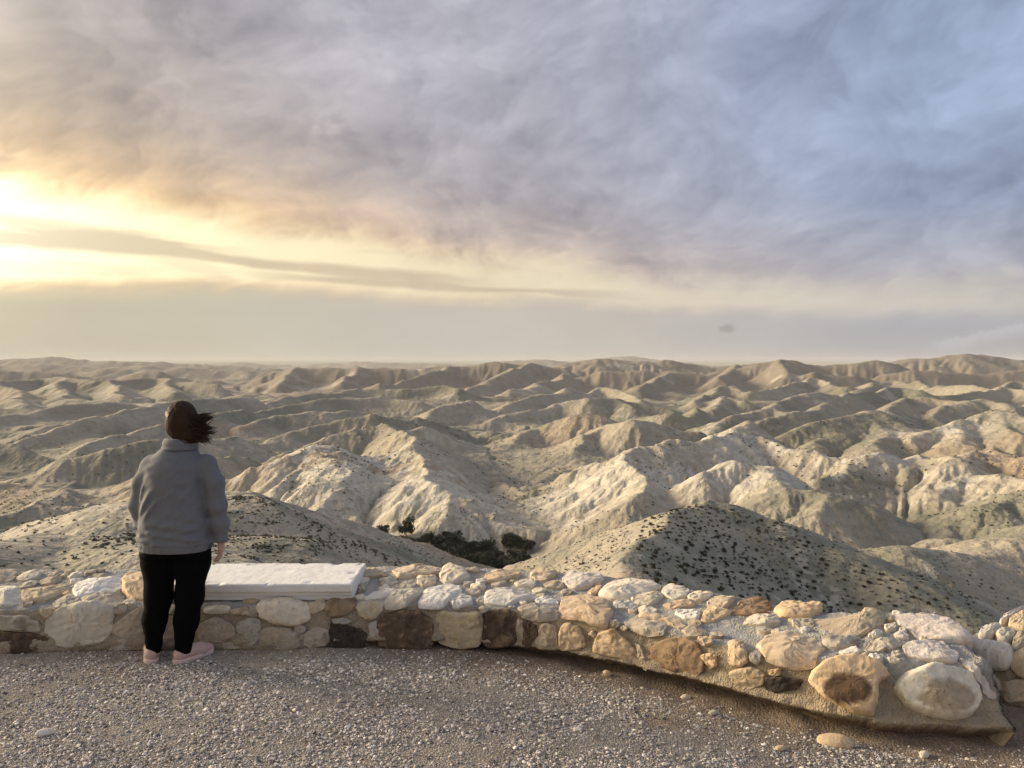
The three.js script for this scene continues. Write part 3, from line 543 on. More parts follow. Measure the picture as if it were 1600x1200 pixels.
  ["o",6.358,0.877,6.365,1.004,6.558,1.065,6.591,1.0,6.578,0.856,6.442,0.809],
  ["t",6.644,0.823,6.649,0.913,6.821,0.968,7.231,0.965,7.36,0.92,7.348,0.857,7.195,0.74,6.962,0.649,6.804,0.611,6.698,0.685],
  ["p",7.444,0.876,7.502,0.903,7.727,0.876,7.75,0.706,7.736,0.623,7.669,0.62,7.484,0.63,7.456,0.765],
  ["c",7.322,0.77,7.414,0.797,7.394,0.744,7.329,0.713],
  ["c",7.085,0.632,7.232,0.707,7.264,0.67,7.187,0.619],
  ["g",7.067,0.469,7.113,0.568,7.34,0.622,7.376,0.569,7.23,0.466],
  ["p",7.347,0.505,7.408,0.562,7.569,0.573,7.6,0.461,7.561,0.388,7.437,0.399,7.342,0.449],
  ["w",6.892,0.419,6.983,0.473,7.03,0.429,6.947,0.391],
  ["w",7.073,0.392,7.139,0.424,7.17,0.372,7.128,0.354],
  ["c",7.198,0.385,7.276,0.405,7.269,0.358,7.218,0.344],
  ["c",6.274,0.704,6.385,0.791,6.447,0.711,6.374,0.64,6.27,0.617],
  ["g",6.461,0.769,6.609,0.823,6.637,0.712,6.577,0.683],
  ["g",6.749,0.56,6.88,0.608,7.036,0.619,6.991,0.525,6.863,0.472,6.792,0.493],
  ["p",7.592,0.402,7.621,0.385,7.69,0.276,7.718,0.205,7.674,0.205,7.632,0.292],
];
function wallFace(line, shapeOf) {
  const n = line.length, acc = [0]; for (let i = 1; i < n; i++) acc.push(acc[i - 1] + Math.hypot(line[i][0] - line[i - 1][0], line[i][1] - line[i - 1][1]));
  const S = acc[n - 1];
  const frame = (s) => {
    const q = clamp(s / S, 0, 1) * (n - 1), i = Math.min(n - 2, Math.floor(q)), t = q - i, a = line[Math.max(0, i - 1)], b = line[i], c = line[i + 1], d = line[Math.min(n - 1, i + 2)];
    const over = s < 0 ? s : s > S ? s - S : 0;
    let tx = lerp(c[0] - a[0], d[0] - b[0], t), tz = lerp(c[1] - a[1], d[1] - b[1], t); const l = Math.hypot(tx, tz); tx /= l; tz /= l;
    return [lerp(b[0], c[0], t) + tx * over, lerp(b[1], c[1], t) + tz * over, tz, -tx, tx, tz];   // place, direction into the wall, direction along it
  };
  const W = 0.72;
  const profile = (s, t) => {                                // depth into the wall and height at arc length t; the corner is rounded
    const [b, hf, hb] = shapeOf(s, S), lf = hf * Math.hypot(1, b), d0 = b * hf, lt = Math.hypot(W - d0, hb - hf), R = 0.045;
    const front = (q) => [d0 * q / lf, hf * q / lf], top = (q) => [d0 + (W - d0) * q / lt, hf + (hb - hf) * q / lt];
    if (t < lf - R) return front(t); if (t > lf + R) return top(t - lf);
    const u = (t - lf + R) / (2 * R), p = front(lf - R), c = front(lf), e = top(R), v = 1 - u;
    return [v * v * p[0] + 2 * u * v * c[0] + u * u * e[0], v * v * p[1] + 2 * u * v * c[1] + u * u * e[1]];
  };
  const at = (s, t, out, target) => {
    const f = frame(s), p = profile(s, t), a = profile(s, t - 0.012), b = profile(s, t + 0.012); let dd = b[0] - a[0], dh = b[1] - a[1]; const l = Math.hypot(dd, dh); dd /= l; dh /= l;
    const d = p[0] - dh * out, h = p[1] + dd * out;          // outward is to the front and up
    return target.set(f[0] + f[2] * d, h, f[1] + f[3] * d);
  };
  return { S, frame, profile, at, W };
}
const tmpV = new THREE.Vector3();
function boxUV(g, scale = 2.2) {
  const p = g.attributes.position, n = g.attributes.normal, uv = new Float32Array(p.count * 2);
  for (let i = 0; i < p.count; i++) { const x = Math.abs(n.getX(i)), y = Math.abs(n.getY(i)), z = Math.abs(n.getZ(i)); let a = p.getX(i), b = p.getY(i); if (y > x && y > z) b = p.getZ(i); else if (x > z) a = p.getZ(i); uv[i * 2] = a * scale; uv[i * 2 + 1] = b * scale; }
  g.setAttribute('uv', new THREE.BufferAttribute(uv, 2)); return g;
}
function stoneGeometry(face, outline, seed, kind, rise, N = 60) {
  const r = rng(seed), n = outline.length / 2; let P = []; for (let i = 0; i < n; i++) P.push([outline[2 * i], outline[2 * i + 1]]);
  for (let k = 0; k < 2; k++) { const Q = []; for (let i = 0; i < P.length; i++) { const a = P[i], b = P[(i + 1) % P.length], f = k ? 0.2 : 0.13; Q.push([lerp(a[0], b[0], f), lerp(a[1], b[1], f)], [lerp(a[0], b[0], 1 - f), lerp(a[1], b[1], 1 - f)]); } P = Q; }
  const len = P.map((a, i) => { const b = P[(i + 1) % P.length]; return Math.hypot(a[0] - b[0], a[1] - b[1]); }), total = len.reduce((a, b) => a + b), ring = [];
  let e = 0, q = 0; for (let k = 0; k < N; k++) { const want = total * k / N; while (q + len[e] < want) q += len[e++]; const a = P[e], b = P[(e + 1) % P.length], f = (want - q) / len[e]; ring.push([lerp(a[0], b[0], f), lerp(a[1], b[1], f)]); }
  const c = ring.reduce((a, b) => [a[0] + b[0] / N, a[1] + b[1] / N], [0, 0]), size = Math.sqrt(ring.reduce((a, p) => a + Math.hypot(p[0] - c[0], p[1] - c[1]) / N, 0) ** 2);
  const B = rise * clamp(size / 0.1, 0.5, 1.25), RHO = N > 40 ? [1.11, 1.12, 1.10, 1.07, 1.02, 0.95, 0.86, 0.75, 0.63, 0.50, 0.36, 0.20] : [1.10, 1.12, 1.09, 1.02, 0.85, 0.6, 0.3];
  const planes = [...Array(5)].map(() => { const t = r() * 6.28, s = 0.04 + 0.24 * r(); return [Math.cos(t) * s, Math.sin(t) * s, B * (0.75 + 0.4 * r())]; });
  const pos = [], col = [], idx = [], uv = [], tone = 0.90 + 0.2 * r(), warm = (r() - 0.5) * 0.08;
  const put = (x, y, rho, sunk) => {
    const low = fbm3(x * 9 + seed, y * 9, seed * 0.37, 3), hi = fbm3(x * 42, y * 42 + seed, 3.3, 3), crag = 1 - 2.2 * Math.abs(n3(x * 13 + seed, y * 21 - x * 6, seed * 0.7));
    let out = sunk ? -0.06 : B * (1 - Math.pow(rho, 10)) + (0.030 * low + 0.013 * hi + 0.007 * crag) * (0.35 + 0.65 * (1 - rho * rho));
    if (!sunk) for (const p of planes) out = Math.min(out, p[2] + p[0] * (x - c[0]) + p[1] * (y - c[1]) + 0.012 * hi + 0.008 * low + 0.005 * crag);
    const ed = (1 - 0.25 * sunk) * (0.026 * low + 0.014 * hi);
    face.at(x + ed, y + 0.6 * ed, out, tmpV); pos.push(tmpV.x, tmpV.y, tmpV.z); uv.push(x * 2.2 + seed * 0.37, (y + (sunk ? 0.05 : 0)) * 2.2 + seed * 0.13);
    let t = tone * (1 + 0.16 * low + 0.16 * hi), R = t + warm, G = t, Bl = t - warm;
    const burn = (d, k) => { R *= lerp(1, d[0], k); G *= lerp(1, d[1], k); Bl *= lerp(1, d[2], k); };
    if (kind === 'O' || kind === 'P') { const [bx, by, sx, sy] = kind === 'O' ? [-0.02, -0.035, 0.125, 0.075] : [0.025, -0.035, 0.135, 0.085]; burn(kind === 'O' ? [0.22, 0.18, 0.17] : [0.55, 0.48, 0.40], smooth(1.08, 0.88, Math.hypot((x - c[0] - bx) / sx, (y - c[1] - by) / sy) + 0.25 * low + 0.15 * hi)); }
    if (kind === 'k' || kind === 'd') burn([2.6, 2.5, 2.3], 0.55 * smooth(0.12, 0.32, low + 0.5 * hi) + 0.9 * smooth(0.75, 1, rho) * smooth(-0.1, 0.25, hi + 0.5 * low));
    if (kind === 'b' || kind === 't' || kind === 'o' || kind === 'g') burn([0.42, 0.36, 0.32], 0.75 * smooth(0.18, 0.36, low + 0.35 * hi + (kind === 'b' ? 0.08 : -0.02)));
    col.push(R, G, Bl);
  };
  RHO.forEach((rho, k) => ring.forEach((p) => put(c[0] + (p[0] - c[0]) * rho, c[1] + (p[1] - c[1]) * rho, Math.min(1, rho / 1.12), k === 0)));
  put(c[0], c[1], 0, false);
  for (let k = 0; k < RHO.length - 1; k++) for (let i = 0; i < N; i++) { const a = k * N + i, b = k * N + (i + 1) % N, d = a + N, f = b + N; idx.push(a, b, f, a, f, d); }
  const last = (RHO.length - 1) * N; for (let i = 0; i < N; i++) idx.push(last + i, last + (i + 1) % N, RHO.length * N);
  const g = new THREE.BufferGeometry(); g.setAttribute('position', new THREE.Float32BufferAttribute(pos, 3)); g.setAttribute('color', new THREE.Float32BufferAttribute(col, 3)); g.setAttribute('uv', new THREE.Float32BufferAttribute(uv, 2)); g.setIndex(idx); g.computeVertexNormals();
  return g;
}
const mortarMat = new THREE.MeshStandardMaterial({ roughness: 1, vertexColors: true, map: texture(512, (u, v) => 0.86 + 0.16 * tn(u, v, 8, 5, 4) + 0.22 * tn(u, v, 50, 3, 7)), bumpMap: texture(512, (u, v) => 0.5 + 0.3 * tn(u, v, 10, 5, 4) + 0.25 * tn(u, v, 60, 3, 6)), bumpScale: 0.026 });
function mortarGeometry(face, seed) {
  const rows = [], cols = [];
  for (let t = -0.16; t < 0.001; t += 0.02) rows.push(t); for (let t = 0.008; t < 0.12; t += 0.008) rows.push(t); for (let t = 0.12; t < 1.0; t += 0.016) rows.push(t); const nTop = rows.length; for (let k = 1; k <= 6; k++) rows.push(1 + k * 0.2);
  for (let s = -0.0; s <= face.S; s += 0.018) cols.push(s); cols.push(face.S + 0.03, face.S + 0.05);
  const pos = [], col = [], idx = [], uv = [];
  cols.forEach((s, ci) => rows.forEach((t, ri) => {
    const lump = fbm3(s * 5 + seed, t * 5, 1.7, 4), fine = fbm3(s * 30, t * 30 + seed, 2.2, 3), lip = smooth(0.13, 0.05, t) * smooth(-0.05, 0.04, t);
    let out = -0.013 + 0.026 * lump + 0.013 * fine + lip * (0.022 + 0.045 * fbm3(s * 6, seed, 4, 4));
    const under = smooth(3.4, 4.6, s) * (face === mainFace ? 1 : 0), rim = 0.052 + 0.03 * fbm3(s * 5, 2.2, seed, 4);
    if (t < 0) out -= 0.10 * smooth(0, -0.06, t);
    out -= 0.13 * under * smooth(rim, rim - 0.03, t);
    if (ri >= nTop) { const f = face.frame(s), k = ri - nTop, [, , ] = f; tmpV.set(f[0] + f[2] * (face.W + 0.02 + 0.05 * k + 0.03 * lump), 0.33 - 0.26 * (k + 1), f[1] + f[3] * (face.W + 0.02 + 0.05 * k)); }
    else face.at(s > face.S - 0.12 ? s + 0.05 * fbm3(t * 9, seed, 2.5, 4) : s, t, out + 0.02 * smooth(face.S - 1.6, face.S - 0.8, s) * fbm3(s * 9, t * 9, seed + 3, 4), tmpV);
    if (ci === cols.length - 1 && ri < nTop) face.at(face.S - 0.14, t, out, tmpV);
    if (ci >= cols.length - 2) { tmpV.y = ci === cols.length - 1 ? Math.min(tmpV.y, -0.25) : tmpV.y * 0.93 - 0.01; }
    pos.push(tmpV.x, tmpV.y, tmpV.z); uv.push(s * 1.6, t * 1.6);
    const lay = smooth(-0.02, 0.2, n3(s * 3 + 9, t * 4, seed) + 0.6 * lump + 0.2), grey = smooth(0.22, 0.34, t + 0.14 * lump);
    const sand = [0.43, 0.35, 0.24], cement = [0.44, 0.43, 0.405], pale = [0.54, 0.485, 0.395], dk = [0.26, 0.2, 0.14];
    const dirt = under * smooth(rim - 0.004, rim - 0.018, t + 0.006 * fine), soil = [0.24, 0.165, 0.105];
    const m = [0, 1, 2].map((n) => { if (dirt > 0.5 || ci === cols.length - 1 || (ci === cols.length - 2 && t < 0.06)) return soil[n] * (1 + 0.3 * fine); let v = lerp(sand[n], lerp(cement[n], pale[n], lay * 0.6), grey); v = lerp(v, dk[n], 0.5 * smooth(0.2, 0.4, fbm3(s * 8, t * 11, 6.1 + seed, 3) + 0.2 * fine)); return v * (1 + 0.15 * fine); });
    col.push(...m);
  }));
  const R = rows.length; for (let c = 0; c < cols.length - 1; c++) for (let r = 0; r < R - 1; r++) { const a = c * R + r, b = a + 1, d = a + R, e = d + 1; idx.push(a, d, e, a, e, b); }
  const g = new THREE.BufferGeometry(); g.setAttribute('position', new THREE.Float32BufferAttribute(pos, 3)); g.setAttribute('color', new THREE.Float32BufferAttribute(col, 3)); g.setAttribute('uv', new THREE.Float32BufferAttribute(uv, 2)); g.setIndex(idx); g.computeVertexNormals();
  return g;
}
function looseStones(face, s0, s1, seed) {                   // outlines for a stretch of wall that is only half seen
  const r = rng(seed), out = [];
  for (const [t0, t1, w] of [[0.02, 0.14, 0.26], [0.15, 0.36, 0.30], [0.40, 0.62, 0.28], [0.66, 0.95, 0.34]]) {
    let s = s0 - r() * 0.15;
    while (s < s1) {
      const l = w * (0.6 + 0.8 * r()), a = Math.max(s + 0.012, s0), b = Math.min(s + l, s1), o = 'wcctoggtp'[Math.floor(r() * 9)], h = t1 - t0;
      if (b - a > 0.08) { const j = () => (r() - 0.5) * 0.03; out.push([o, a + j() / 2, t0 + h * 0.3, a + 0.06 + j(), t0 + j(), b - 0.05 + j(), t0 + 0.01 + j(), b, t0 + h * 0.4, b - 0.02, t1 - h * 0.25, b - 0.07, t1 + j(), a + 0.05 + j(), t1 - 0.02, a, t1 - h * 0.3]); }
      s += l;
    }
  }
  return out;
}
function fillers(face, stones, s0, s1, n, seed) {            // small stones wedged in the gaps between the large ones
  const r = rng(seed), out = [], done = stones.map((o) => o.slice(1));
  const gap = (x, y) => { let best = 1; for (const p of done) { if (Math.abs(p[0] - x) > 0.6) continue; let c = false; for (let i = 0, j = p.length - 2; i < p.length; j = i, i += 2) { const ax = p[i], ay = p[i + 1], bx = p[j], by = p[j + 1]; if ((ay > y) !== (by > y) && x < (bx - ax) * (y - ay) / (by - ay) + ax) c = !c; const dx = bx - ax, dy = by - ay, t = clamp(((x - ax) * dx + (y - ay) * dy) / (dx * dx + dy * dy)); best = Math.min(best, Math.hypot(x - ax - dx * t, y - ay - dy * t)); } if (c) return -1; } return best; };
  for (let k = 0; k < n * 60 && out.length < n; k++) {
    const x = lerp(s0, s1, r()), y = lerp(0.03, 0.94, r()), d = Math.min(gap(x, y), y); if (d < 0.028 || (x > s1 - 2.3 && y < 0.2) || (y < 0.2 && r() < 0.6)) continue;
    const R = Math.min(d - 0.006, 0.035 + 0.06 * r()), m = 7, t0 = r() * 6.28, stretch = 1 + 0.0 * r(), p = []; for (let i = 0; i < m; i++) { const t = t0 + i / m * 6.283, q = R * (0.82 + 0.3 * r()); p.push(x + q * Math.cos(t) * stretch, y + q * Math.sin(t)); }
    const kind = 'ggtcctogp'[Math.floor(r() * 9)]; out.push([kind, ...p]); done.push(p);
  }
  return out;
}
const endShape = (s, S) => { let e = clamp((s - (S - 1.35)) / 0.9); e = e * e * (3 - 2 * e); return [0.10 + 0.55 * e, 0.275 + 0.03 * e, 0.36 + 0.02 * e]; };
const mainFace = wallFace(WALL_LINE, endShape);
{
  const wall = thing('stone_wall', 'long low curved wall of pale and scorched stones set in grey mortar', 'wall'); wall.userData.kind = 'thing';
  part('mortar', mortarGeometry(mainFace, 1), mortarMat, wall);
  const large = [...STONES, ...looseStones(mainFace, 0.0, 1.5, 41)];
  [...large, ...fillers(mainFace, [...large, ['slab', 2.5, 0.36, 3.95, 0.36, 3.95, 0.9, 2.5, 0.9]], 0.05, mainFace.S - 0.05, 85, 17)].forEach((s, i) => {
    const kind = s[0], flat = kind === 'k' || kind === 'g', rise = flat ? 0.016 : 'OP'.includes(kind) ? 0.07 : 'wco'.includes(kind) ? 0.028 : 0.022;
    const m = part('stone', stoneGeometry(mainFace, s.slice(1), 100 + i * 7, kind, i < large.length ? rise : rise * 0.8, i < large.length ? 60 : 30), ROCK[kind][i % 2], wall);
    if (kind === 'k') m.userData.label = 'black faced stone, sooty or painted in place of a dark hole';
    if (kind === 'O') m.userData.label = 'bulging oval stone with a dark brown core';
    if (kind === 'P') m.userData.label = 'bulging oval cream stone with a tan core';
  });
}
{
  const face = wallFace([[2.50, -4.72], [2.66, -4.42], [2.95, -4.28], [3.4, -4.22], [4.0, -4.2], [4.8, -4.25]], () => [0.25, 0.24, 0.31]);
  const wall = thing('stone_wall', 'short rough stretch of wall beyond the gap, cut by the right edge', 'wall'); wall.userData.kind = 'thing';
  part('mortar', mortarGeometry(face, 5), mortarMat, wall);
  looseStones(face, 0.02, face.S, 97).forEach((s, i) => part('stone', stoneGeometry(face, s.slice(1), 900 + i * 5, s[0], 0.04), ROCK[s[0]][i % 2], wall));
}
// the worked marble slab that lies on the wall
{
  const g = (() => {
    const shape = new THREE.Shape(), d = 0.56;             // section across: front is at x = 0
    shape.moveTo(0.035, 0); shape.lineTo(0.035, 0.022); shape.lineTo(0.022, 0.030); shape.quadraticCurveTo(0.018, 0.052, 0.004, 0.056); shape.lineTo(0, 0.062); shape.lineTo(0, 0.094); shape.quadraticCurveTo(0.001, 0.100, 0.008, 0.101);
    for (let k = 1; k <= 18; k++) shape.lineTo(lerp(0.008, d - 0.01, k / 18), 0.102); shape.lineTo(d, 0.096); shape.lineTo(d, 0); shape.lineTo(0.035, 0);
    const e = new THREE.ExtrudeGeometry(shape, { depth: 1.25, steps: 60, bevelEnabled: true, bevelThickness: 0.012, bevelSize: 0.006, bevelSegments: 2, curveSegments: 5 });
    const p = e.attributes.position;
    for (let i = 0; i < p.count; i++) {
      const q = p.getX(i), y = p.getY(i), x = p.getZ(i), c = fbm3(x * 6, y * 14, q * 6, 3), edge = Math.min(q, 0.56 - q, x, 1.25 - x);
      p.setXYZ(i, x + 0.004 * c, y + (y > 0.09 ? 0.004 * c - 0.012 * smooth(0.22, 0.5, n2(x * 9, q * 9 + 4)) * smooth(0.08, 0, edge) : 0.002 * c), -q + 0.004 * c);
    }
    e.computeVertexNormals(); return boxUV(e, 1.4);
  })();
  const marble = new THREE.MeshStandardMaterial({ color: new THREE.Color().setRGB(0.88, 0.865, 0.83), roughness: 0.75, bumpScale: 0.006, bumpMap: texture(256, (u, v) => 0.5 + 0.4 * tn(u, v, 12, 5, 3)),
    map: texture(512, (u, v) => { const a = 0.93 + 0.07 * tn(u, v, 5, 5, 3) - 0.18 * smooth(0.34, 0.5, tn(u, v, 26, 3, 9)) - 0.10 * smooth(0.1, 0.4, tn(u, v, 4, 4, 17)); return [a, a * 0.985, a * 0.96]; }) });
  const slab = shadows(new THREE.Mesh(g, marble)); slab.name = 'marble_slab'; scene.add(slab);
  tag(slab, 'white marble slab with a moulded edge lying on the wall like a bench seat', 'slab');
  slab.position.set(-2.31, 0.292, -5.36); slab.rotation.y = 0.01;
}

// ---------------------------------------------------------------- the gravelled terrace
function wallSide(x, z) {                                    // distance from the foot of the wall's front, negative beyond it; and metres along the wall
  let best = 1e9, side = 1, at = 0;
  for (let i = 0; i + 1 < WALL_LINE.length; i++) { const a = WALL_LINE[i], b = WALL_LINE[i + 1], dx = b[0] - a[0], dz = b[1] - a[1], t = clamp(((x - a[0]) * dx + (z - a[1]) * dz) / (dx * dx + dz * dz)), d = Math.hypot(x - a[0] - dx * t, z - a[1] - dz * t); if (d < best) { best = d; side = Math.sign((z - a[1]) * dx - (x - a[0]) * dz) || 1; at = i + t; } }
  return [best * side, at / (WALL_LINE.length - 1) * mainFace.S];
}
function terraceY(x, z) {
  const [d, s] = wallSide(x, z), right = smooth(4.3, 6.2, s);
  let y = 0.016 * fbm(x * 1.1, z * 1.1, 3) + 0.006 * fbm(x * 7, z * 7, 3);
  y -= right * 0.045 * smooth(0.30, 0.02, Math.abs(d)) * (1 + 0.6 * n2(x * 5, z * 5));
  if (d < -0.75) y -= (-0.75 - d) * 0.5;
  return y;
}
{
  const xs = [], zs = []; for (let x = -14; x <= 14; x += (Math.abs(x) < 5.6 ? 0.035 : 0.2)) xs.push(x); for (let z = -8.5; z <= 9; z += (z > -5.7 && z < -3 ? 0.035 : 0.16)) zs.push(z);
  const pos = [], uv = [], col = [], idx = [], A = [0.34, 0.30, 0.25], B = [0.46, 0.385, 0.29], C = [0.27, 0.19, 0.125];
  for (const z of zs) for (const x of xs) {
    const [d, s] = wallSide(x, z), n = fbm(x * 1.7, z * 1.7, 4), f = fbm(x * 14, z * 14, 3);
    pos.push(x, terraceY(x, z), z); uv.push(x / 0.9, z / 0.9);
    const sandy = smooth(0.5, 0.06, d - 0.25 * n) * (1 - smooth(3.6, 5, s)), brown = smooth(0.75, 0.15, d - 0.3 * n) * smooth(3.6, 5, s) + 0.5 * smooth(0.05, 0.4, n);
    for (let k = 0; k < 3; k++) { let v = lerp(A[k], B[k], sandy); v = lerp(v, C[k], clamp(brown) * 0.8); col.push(v * (1 + 0.22 * f)); }
  }
  const nx = xs.length; for (let j = 0; j < zs.length - 1; j++) for (let i = 0; i < nx - 1; i++) { const a = j * nx + i; idx.push(a, a + nx, a + 1, a + 1, a + nx, a + nx + 1); }
  const g = new THREE.BufferGeometry(); g.setAttribute('position', new THREE.Float32BufferAttribute(pos, 3)); g.setAttribute('uv', new THREE.Float32BufferAttribute(uv, 2)); g.setAttribute('color', new THREE.Float32BufferAttribute(col, 3)); g.setIndex(idx); g.computeVertexNormals();
  const soil = new THREE.MeshStandardMaterial({ vertexColors: true, roughness: 1, map: texture(1024, (u, v) => 0.74 + 0.25 * tn(u, v, 14, 4, 3) + 0.55 * tn(u, v, 70, 3, 8)), bumpMap: texture(1024, (u, v) => 0.5 + 0.3 * tn(u, v, 20, 4, 3) + 0.4 * tn(u, v, 80, 2, 9)), bumpScale: 0.012 });
  setting('gravel_ground', g, soil);
}
function pebbleGeometry(seed, detail = 0) {
  const r = rng(seed), g0 = new THREE.IcosahedronGeometry(1, detail); g0.deleteAttribute('uv'); g0.deleteAttribute('normal'); const g = mergeVertices(g0, 1e-4), p = g.attributes.position, cuts = [...Array(5)].map(() => new THREE.Vector3(r() - 0.5, r() - 0.5, r() - 0.5).normalize().multiplyScalar(1)), off = cuts.map(() => 0.62 + 0.3 * r());
  for (let i = 0; i < p.count; i++) { tmpV.fromBufferAttribute(p, i).multiplyScalar(0.85 + 0.3 * r() * (detail ? 0.3 : 1)); cuts.forEach((c, k) => { const d = tmpV.dot(c) - off[k]; if (d > 0) tmpV.addScaledVector(c, -d); }); p.setXYZ(i, tmpV.x, tmpV.y * 0.72, tmpV.z); }
  const f = detail ? g : g.toNonIndexed(); f.computeVertexNormals(); return f;
}
{
  const geos = [1, 2, 3, 4].map((k) => pebbleGeometry(k * 11)), r = rng(2024), M = new THREE.Matrix4(), Q = new THREE.Quaternion(), E = new THREE.Euler(), P = new THREE.Vector3(), Sc = new THREE.Vector3(), C = new THREE.Color();
  const lists = geos.map(() => []);
  const scatter = (n, x0, x1, z0, z1, grow) => {
    for (let k = 0; k < n; k++) {
      const x = lerp(x0, x1, r()), z = lerp(z0, z1, r()), [d, s] = wallSide(x, z); if (d < 0.01) continue;
      const patch = fbm(x * 1.6 + 3, z * 1.6, 3) + 0.5 * fbm(x * 6, z * 6, 2), bare = Math.max(smooth(lerp(0.36, 0.55, smooth(3.4, 5, s)), 0.08, d - 0.25 * patch) * (s < 3 ? 0.9 : 1), 0.85 * smooth(-0.05, 0.40, patch) + 0.10); if (r() < bare * 0.9) continue;
      const big = Math.pow(r(), 5), rad = (0.0015 + 0.0021 * r() + 0.008 * big * big) * grow;
      lists[Math.floor(r() * 4)].push([x, terraceY(x, z) + rad * (0.15 + 0.2 * r()), z, rad, r(), r(), r(), r(), r()]);
    }
  };
  scatter(280000, -3.7, 3.5, -5.45, -3.45, 1); scatter(60000, -5.6, -3.7, -5.45, -3.3, 1); scatter(50000, 3.5, 5.4, -5.2, -3.3, 1); scatter(20000, -7, 7, -5.4, -2.0, 1.15);
  const names = lists.flat().length;
  const pm = new THREE.MeshStandardMaterial({ roughness: 0.95 });
  lists.forEach((L, k) => {
    const inst = new THREE.InstancedMesh(geos[k], pm, L.length);
    L.forEach((a, i) => {
      E.set((a[4] - 0.5) * 1.2, a[5] * 6.28, (a[6] - 0.5) * 1.2); Q.setFromEuler(E); P.set(a[0], a[1], a[2]); const s = a[3]; Sc.set(s * (0.8 + 0.7 * a[4]), s * (0.5 + 0.4 * a[5]), s * (0.8 + 0.6 * a[6])); inst.setMatrixAt(i, M.compose(P, Q, Sc));
      const t = a[7], v = t < 0.22 ? lerp(0.10, 0.22, a[8]) : t < 0.80 ? lerp(0.34, 0.58, a[8]) : lerp(0.64, 0.88, a[8]); C.setRGB(v * 1.06, v * (0.92 + 0.05 * a[4]), v * (0.74 + 0.16 * a[5])); inst.setColorAt(i, C);
    });
    inst.castShadow = inst.receiveShadow = true; inst.name = numbered('gravel'); inst.userData.kind = 'stuff'; inst.userData.label = 'loose pale and dark gravel over the terrace'; inst.userData.category = 'gravel'; scene.add(inst);
  });
}
// larger stones lying loose on the gravel
{
  const spots = [ // x, z, half length, half height, half depth, turn, kind, label
    [-2.32, -4.06, 0.046, 0.022, 0.024, 0.35, 'w', 'flat pale stone lying alone on the gravel near the lower left corner'],
    [0.565, -4.90, 0.026, 0.022, 0.020, -0.6, 'o', 'small tan stone just in front of the curved wall near its middle'],
    [1.58, -3.98, 0.090, 0.040, 0.055, -0.3, 'o', 'half buried tan rock on the soil below the two oval stones'],
    [1.06, -4.30, 0.030, 0.015, 0.02, 0.4, 'g', 'small grey stone on the brown soil left of the half buried rock'],
    [0.98, -4.62, 0.028, 0.016, 0.02, 0.1, 'c', 'small cream stone on brown soil close under the curving wall'],
    [1.95, -3.87, 0.035, 0.018, 0.022, 0.8, 'c', 'cream stone on the soil under the right oval stone'],
    [-0.93, -4.46, 0.022, 0.012, 0.014, 0.2, 'g', 'thumb sized grey stone on open gravel left of centre'],
    [0.33, -4.12, 0.024, 0.011, 0.016, -0.2, 'w', 'small white stone on the gravel in the bottom centre'],
    [1.28, -3.90, 0.030, 0.014, 0.02, 0.5, 'o', 'small ochre stone at the bottom edge left of the half buried rock'],
  ];
  spots.forEach(([x, z, a, b, c, turn, kind, label], i) => {
    const g = pebbleGeometry(300 + i, 3), p = g.attributes.position; for (let k = 0; k < p.count; k++) { tmpV.fromBufferAttribute(p, k); const n = 1 + 0.14 * fbm3(tmpV.x * 2 + i * 5, tmpV.y * 2, tmpV.z * 2, 4); p.setXYZ(k, tmpV.x * n * a * 1.15, tmpV.y * n * b * 1.5, tmpV.z * n * c * 1.15); }
    g.setAttribute('color', new THREE.Float32BufferAttribute(new Float32Array(p.count * 3).fill(0.95), 3)); g.computeVertexNormals(); boxUV(g, 3);
    const m = shadows(new THREE.Mesh(g, ROCK[kind][0])); m.name = numbered('loose_stone'); m.position.set(x, terraceY(x, z) + b * 0.45, z); m.rotation.y = turn; scene.add(m); tag(m, label, 'stone');
  });
}
console.log('terrace', performance.now() | 0);

